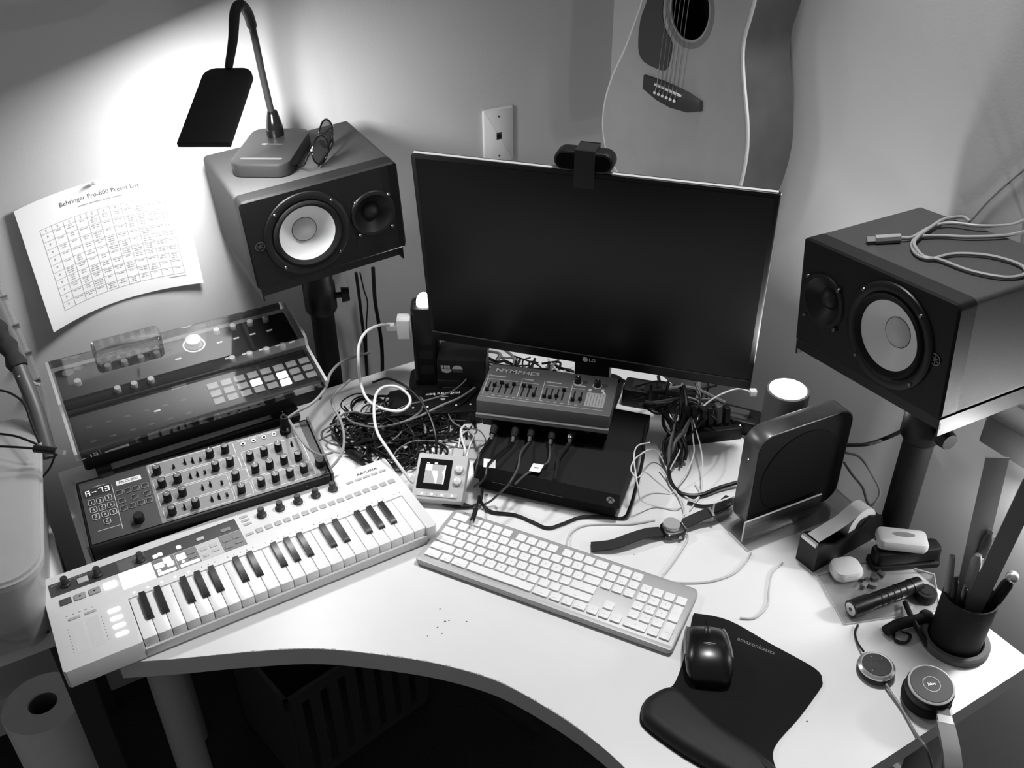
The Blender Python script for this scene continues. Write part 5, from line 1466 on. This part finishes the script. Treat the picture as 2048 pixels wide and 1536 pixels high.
# cables around the two synths and the keyboard
BR = mat('braided_grey', 128, .6)
cable('braided_cable', 'grey braided cable arching from the synth corner to the controller keyboard', Z([(576, 862, .09), (572, 842, .10), (590, 826, .11), (625, 806, .12), (650, 778, .12), (662, 745, .12), (690, 720, .10), (740, 705, .09)]), .0028, BR, n=8)
cable('braided_cable', 'grey braided cable bowing right behind the controller keyboard', Z([(700, 760, .08), (668, 790, .085), (666, 812, .085), (680, 838, .08), (688, 870, .07), (684, 905, .06), (662, 935, .055), (625, 960, .05), (612, 972, .045)]), .0026, BR, n=8)
cable('braided_cable', 'grey cable resting across the knobby synthesizer corner', Z([(578, 840, .10), (596, 870, .11), (615, 895, .105), (640, 910, .09), (665, 905, .06)]), .0024, BR, n=8)
cable('black_cable', 'black cable arching from the display stand into the tangle', Z([(745, 765, .07), (775, 757, .08), (810, 772, .085), (842, 802, .08), (862, 838, .07), (872, 875, .055), (872, 915, .03)]), .0024, CABLEB)
cable('grey_cable', 'thin grey cable crossing over the MIDI thru box', Z([(785, 825, .04), (815, 810, .05), (855, 800, .055), (900, 785, .055), (930, 762, .05), (945, 735, .04)]), .0017, CABLEG)
cable('grey_cable', 'ribbed grey cable below the MIDI thru box', Z([(800, 846, .03), (840, 832, .04), (880, 812, .048), (920, 795, .045), (950, 775, .04)]), .0022, BR)
# leads out of the jack box
GP = CABLEB
cable('patch_lead', 'black lead from the jack box curving under the pocket gadget', [jp[1]] + Z([(980, 925, .075), (970, 955, .068), (948, 975, .066)]), .0024, GP)
cable('patch_lead', 'long thin lead from the middle jack down to the keyboard plug', [jp[2]] + Z([(1042, 905, .085), (1036, 935, .078), (1018, 968, .066), (1000, 985, .030), (980, 1003, .012), (955, 1012, .006), (930, 1008, .004), (905, 990, .004)]), .0020, DGREY)
cable('patch_lead', 'black lead with a white tag on the console top', [jp[3]] + Z([(1100, 905, .080), (1095, 925, .072), (1075, 935, .066), (1050, 950, .064), (1030, 968, .064)]), .0020, DGREY)
cable('patch_lead', 'thick dark lead lying straight down the console top', [jp[4]] + Z([(1118, 915, .070), (1115, 935, .066), (1110, 960, .064)]), .0040, RUBBER)
cable('patch_lead', 'dark lead from the leftmost jack beside the console edge', [jp[0]] + Z([(962, 905, .080), (955, 930, .070), (950, 950, .066)]), .0026, GP)
for i, (px, py, lab) in enumerate(((979, 927, 'small white paper tag on the console, nearer the pocket gadget'), (1073, 936, 'small white paper tag on the console, further from the pocket gadget'))):
    t = thing('cable_tag', lab, 'tag', tuple(D(px, py, .070)), (radians(14), radians(8 - 20 * i), radians(-30 - 30 * i)), 'tags on the leads')
    MB().b2(-.0105, .0105, -.009, .009, 0, .0006).build('tag_paper', WHITE, t)
    MB().b2(-.0045, .0045, -.0012, .0012, .0006, .0008).build('tag_writing', MGREY, t)
# loose audio plug on the keyboard
ap = thing('audio_plug', 'black audio plug resting on the computer keyboard', 'plug', tuple(D(948, 1030, .022)))
AI = ap.location.copy()
MB().tube([D(958, 992, .018) - AI, D(955, 1008, .022) - AI, D(951, 1022, .022) - AI], .0022, 8).build('lead_end', CABLEB, ap)
MB().tube([D(952, 1018, .022) - AI, D(945, 1040, .020) - AI], .0042, 10, sm=False).build('plug_body', RUBBER, ap)
MB().tube([D(945, 1040, .020) - AI, D(942, 1053, .019) - AI], .0019, 8, sm=False).build('plug_pin', SILVER, ap)
cable('black_cable', 'black cable running along the console front and back up its side', Z([(958, 992, .018), (966, 1010, .008), (985, 1024, .004), (1030, 1030, .003), (1065, 1044, .003), (1095, 1056, .003), (1125, 1048, .003), (1160, 1035, .003), (1205, 1034, .003), (1246, 1036, .004), (1260, 1015, .02), (1272, 975, .04), (1285, 920, .05), (1288, 880, .06), (1292, 850, .066)]), .0030, CABLEB, n=8)
cable('black_cable', 'black cable bending from the gadget corner to the keyboard top', Z([(885, 1008, .004), (915, 1014, .004), (945, 1012, .005), (962, 1000, .008), (964, 975, .012)]), .0026, CABLEB)
# white wires beside the console
WG = 'white wires beside the console'
WW = [('white wire looping over the console edge, largest loop', [(1300, 885, .07), (1275, 892, .072), (1268, 915, .07), (1272, 950, .068), (1276, 975, .06), (1282, 1000, .03), (1310, 1012, .004), (1350, 1018, .004), (1365, 1012, .003)]),
      ('white wire looping over the console edge, smallest loop', [(1295, 900, .068), (1270, 918, .07), (1262, 940, .068), (1275, 955, .065), (1290, 945, .06), (1310, 960, .03), (1340, 985, .004)]),
      ('white wire hanging left from the wire knot', [(1382, 838, .05), (1370, 870, .04), (1358, 905, .03), (1340, 940, .015), (1338, 965, .006), (1350, 985, .004)]),
      ('white wire hanging straight from the wire knot', [(1383, 838, .05), (1386, 875, .04), (1388, 905, .03), (1378, 935, .02), (1360, 965, .01), (1345, 985, .004)]),
      ('white wire hanging right from the wire knot', [(1385, 838, .05), (1398, 880, .04), (1405, 920, .03), (1404, 960, .015), (1400, 990, .006), (1380, 1020, .004)]),
      ('thin white wire arcing across the shadow by the console', [(1285, 905, .06), (1310, 900, .03), (1330, 930, .01), (1345, 970, .006), (1360, 1000, .005), (1370, 1030, .004)]),
      ('white wire sweeping to the watch charger', [(1350, 985, .005), (1365, 1000, .006), (1368, 1025, .01), (1360, 1045, .014)]),
      ('white wire curling right below the wire knot', [(1320, 935, .01), (1350, 975, .006), (1385, 1000, .004), (1400, 985, .005), (1390, 965, .006)])]
for lab, p in WW: cable('white_wire', lab, Z(p), .0013, CABLEW, WG)
# pale cables lying on the desk
PC = mat('pale_cable', 196, .5)
cable('pale_cable', 'pale cable curving on the desk right of the computer keyboard', Z([(1368, 1062, .010), (1376, 1075, .004), (1360, 1105, .002), (1335, 1140, .002), (1326, 1152, .002), (1334, 1162, .002), (1370, 1166, .002), (1420, 1163, .002), (1465, 1148, .002), (1490, 1125, .002), (1502, 1105, .003)]), .0018, PC)
cable('pale_cable', 'pale cable from the keyboard top towards the watch', Z([(1132, 1092, .008), (1140, 1068, .003), (1165, 1052, .002), (1210, 1048, .002), (1262, 1048, .002), (1310, 1040, .002)]), .0018, PC)
cable('pale_cable', 'pale cable arcing above the mouse pad', Z([(1565, 1125, .002), (1545, 1145, .002), (1538, 1180, .002), (1535, 1210, .002), (1510, 1235, .002), (1480, 1236, .003)]), .0017, PC)
cable('headset_cable', 'dark cord from the controller up to the plastic bag', Z([(1727, 1303, .010), (1715, 1285, .005), (1710, 1265, .004), (1716, 1250, .004)]), .0018, CABLEB)
cable('headset_cable', 'grey cord from the controller down over the desk edge', Z([(1772, 1368, .008), (1782, 1385, .006), (1805, 1420, .004), (1830, 1465, .004), (1850, 1492, .012), (1862, 1525, -.02), (1872, 1570, -.12)]), .0019, CABLEG)
cable('black_cable', 'thick black cable from the mini computer to the left', Z([(1475, 965, .010), (1440, 975, .008), (1400, 990, .006), (1365, 988, .005), (1345, 970, .006), (1338, 945, .012), (1345, 915, .02)]), .0038, CABLEB, n=8)
cable('black_cable', 'black cable passing behind the watch strap', Z([(1470, 998, .010), (1440, 1008, .006), (1405, 1012, .004), (1375, 1005, .004)]), .0026, CABLEB)
cable('black_cable', 'black cable stretching from the mini computer to the right stand', [D(1690, 890, .12), D(1735, 888, .12), D(1775, 875, .13), DX(1812, 858, 1.14)], .0036, CABLEB)
cable('grey_cable', 'grey cable drooping behind the mini computer, outer loop', Z([(1690, 905, .11), (1720, 915, .09), (1745, 950, .05), (1760, 985, .02), (1745, 1010, .004), (1720, 1015, .003)]), .0022, CABLEG)
cable('grey_cable', 'grey cable drooping behind the mini computer, inner loop', Z([(1688, 925, .10), (1705, 950, .06), (1725, 975, .03), (1735, 1005, .004), (1755, 1030, .003)]), .0022, CABLEG)
cable('white_cable', 'short white cable with a square plug under the display corner', [D(1500, 783, .09), D(1475, 778, .09), D(1440, 790, .08), D(1408, 812, .06), D(1400, 835, .045)], .0019, CABLEW)
sq = thing('white_connector', 'small white square connector at the display corner', 'connector', tuple(D(1506, 785, .09)), (0, 0, radians(-30)))
MB().slab(rr(.013, .012, .002, 3), -.005, .006, .001).build('connector_shell', WHITE, sq)
MB().b2(-.0085, -.006, -.003, .003, -.002, .002).build('connector_neck', LGREY, sq)
# black bundle between the console and the hub
random.seed(30)
for k in range(13):
    x0, x1 = random.uniform(1300, 1420), random.uniform(1325, 1372)
    za = random.uniform(.05, .09)
    pts = [D(x0, random.uniform(752, 775), za), D(x0 + random.uniform(-12, 12), random.uniform(800, 815), za * .8), D((x0 + x1) / 2 + random.uniform(-14, 14), random.uniform(840, 860), .05), D(x1, random.uniform(880, 895), .035), D(x1 + random.uniform(-10, 10), random.uniform(915, 935), .012)]
    cable('bundled_cable', 'black cable in the bundle hanging between the console and the hub', pts, random.choice((.0022, .0028, .0034, .0040)), CABLEB if k % 5 else CABLEG, 'bundled cables by the hub')
for k in range(9):
    y0 = random.uniform(768, 815)
    pts = [D(1270 + random.uniform(-10, 30), y0, .075), D(1320, y0 + random.uniform(-14, 16), .07), D(1380, y0 + random.uniform(-16, 16), .06), D(1430 + random.uniform(-20, 30), y0 + random.uniform(-6, 30), .05)]
    cable('bundled_cable', 'cable lying in the heap under the right end of the display', pts, random.choice((.0020, .0028, .0036)), CABLEB if k % 4 else CABLEG, 'cables under the display')
for k in range(26):
    x0 = random.uniform(945, 1190)
    pts = [D(x0, random.uniform(690, 712) + (x0 - 955) * .14, .02), D(x0 + random.uniform(-20, 40), random.uniform(705, 725) + (x0 - 955) * .14, .03), D(x0 + random.uniform(-10, 60), random.uniform(720, 735) + (x0 - 955) * .13, .02), D(x0 + random.uniform(20, 90), random.uniform(730, 745) + (x0 - 955) * .13, .01)]
    cable('bundled_cable', 'cable lying on the desk behind the slider synthesizer', pts, random.choice((.0018, .0024, .0032)), (CABLEB, CABLEB, CABLEG, CABLEB, CABLEB, CABLEW)[k % 6], 'cables behind the slider synthesizer')
# the tangle behind the keyboards
random.seed(77)
for k in range(74):
    x, y = random.uniform(680, 915), random.uniform(800, 900)
    a = random.uniform(0, 2 * pi); cv_ = random.uniform(-.5, .5)
    pts = []
    zb_ = .003 + .026 * random.random()
    for j in range(random.choice((7, 9, 11, 13))):
        pts.append(D(x, y, max(.0025, zb_ + random.uniform(-.006, .006))))
        cv_ = max(-.8, min(.8, cv_ + random.uniform(-.25, .25)))
        cx_, cy_ = 805 + random.uniform(-30, 30), 858
        # stay inside the heap: turn back towards its middle near the rim
        rr_ = sqrt(((x - cx_) / 128) ** 2 + ((y - cy_ + (x - 805) * .12) / 66) ** 2)
        if rr_ > .8:
            want = atan2((cy_ - y) / .6, cx_ - x)
            da = (want - a + pi) % (2 * pi) - pi
            a += max(-.9, min(.9, da * .7))
        else:
            a += cv_
        st2 = random.uniform(22, 38)
        x += st2 * cos(a); y += st2 * .6 * sin(a)
    cable('tangled_cable', 'dark cable in the tangle between the keyboards and the console', pts, random.choice((.0014, .0018, .0022, .0026)), CABLEB if k % 9 else CABLEG, 'tangled cables', n=6, k=4)
pq = thing('din_plug', 'black barrel plug lying in the tangle behind the controller keyboard', 'plug', tuple(D(708, 908, .012)))
PI_ = pq.location.copy()
MB().tube([D(695, 898, .014) - PI_, D(728, 918, .012) - PI_], .008, 10, sm=False).build('plug_body', RUBBER, pq)
MB().tube([D(728, 918, .012) - PI_, D(738, 922, .011) - PI_], .004, 8, sm=False).build('strain_relief', BLACK, pq)
# cables at the far left
cable('black_cable', 'upper black cable crossing the plastic bin', Z([(-15, 778, .20), (20, 786, .20), (48, 808, .20), (62, 845, .19), (78, 885, .18)]), .0020, CABLEB)
cable('black_cable', 'middle black cable crossing the plastic bin', Z([(-15, 866, .19), (30, 872, .19), (68, 886, .185), (90, 896, .175)]), .0020, CABLEB)
cable('black_cable', 'black cable lying on the side table under the bin', Z([(-10, 1275, -.012), (30, 1284, -.012), (70, 1274, -.012), (98, 1262, -.012)]), .0022, CABLEB)
uf = thing('usb_cable', 'black USB cable reaching over the plastic bin', 'cable', tuple(D(110, 902, .18)))
FI = uf.location.copy()
MB().tube([p - FI for p in Z([(-15, 892, .19), (30, 894, .19), (70, 897, .185)])], .0020, 7).build('cord', CABLEB, uf)
MB().tube([D(68, 897, .185) - FI, D(112, 902, .18) - FI], .0062, 8, sm=False).build('plug_grip', BLACK, uf)
MB().tube([D(112, 902, .18) - FI, D(129, 905, .18) - FI], .0052, 4, sm=False).build('plug_shell', SILVER, uf)
MB().tube([p - FI for p in Z([(112, 905, .17), (100, 935, .15), (80, 960, .13), (72, 975, .12)])], .0018, 7).build('cord_tail', CABLEB, uf)
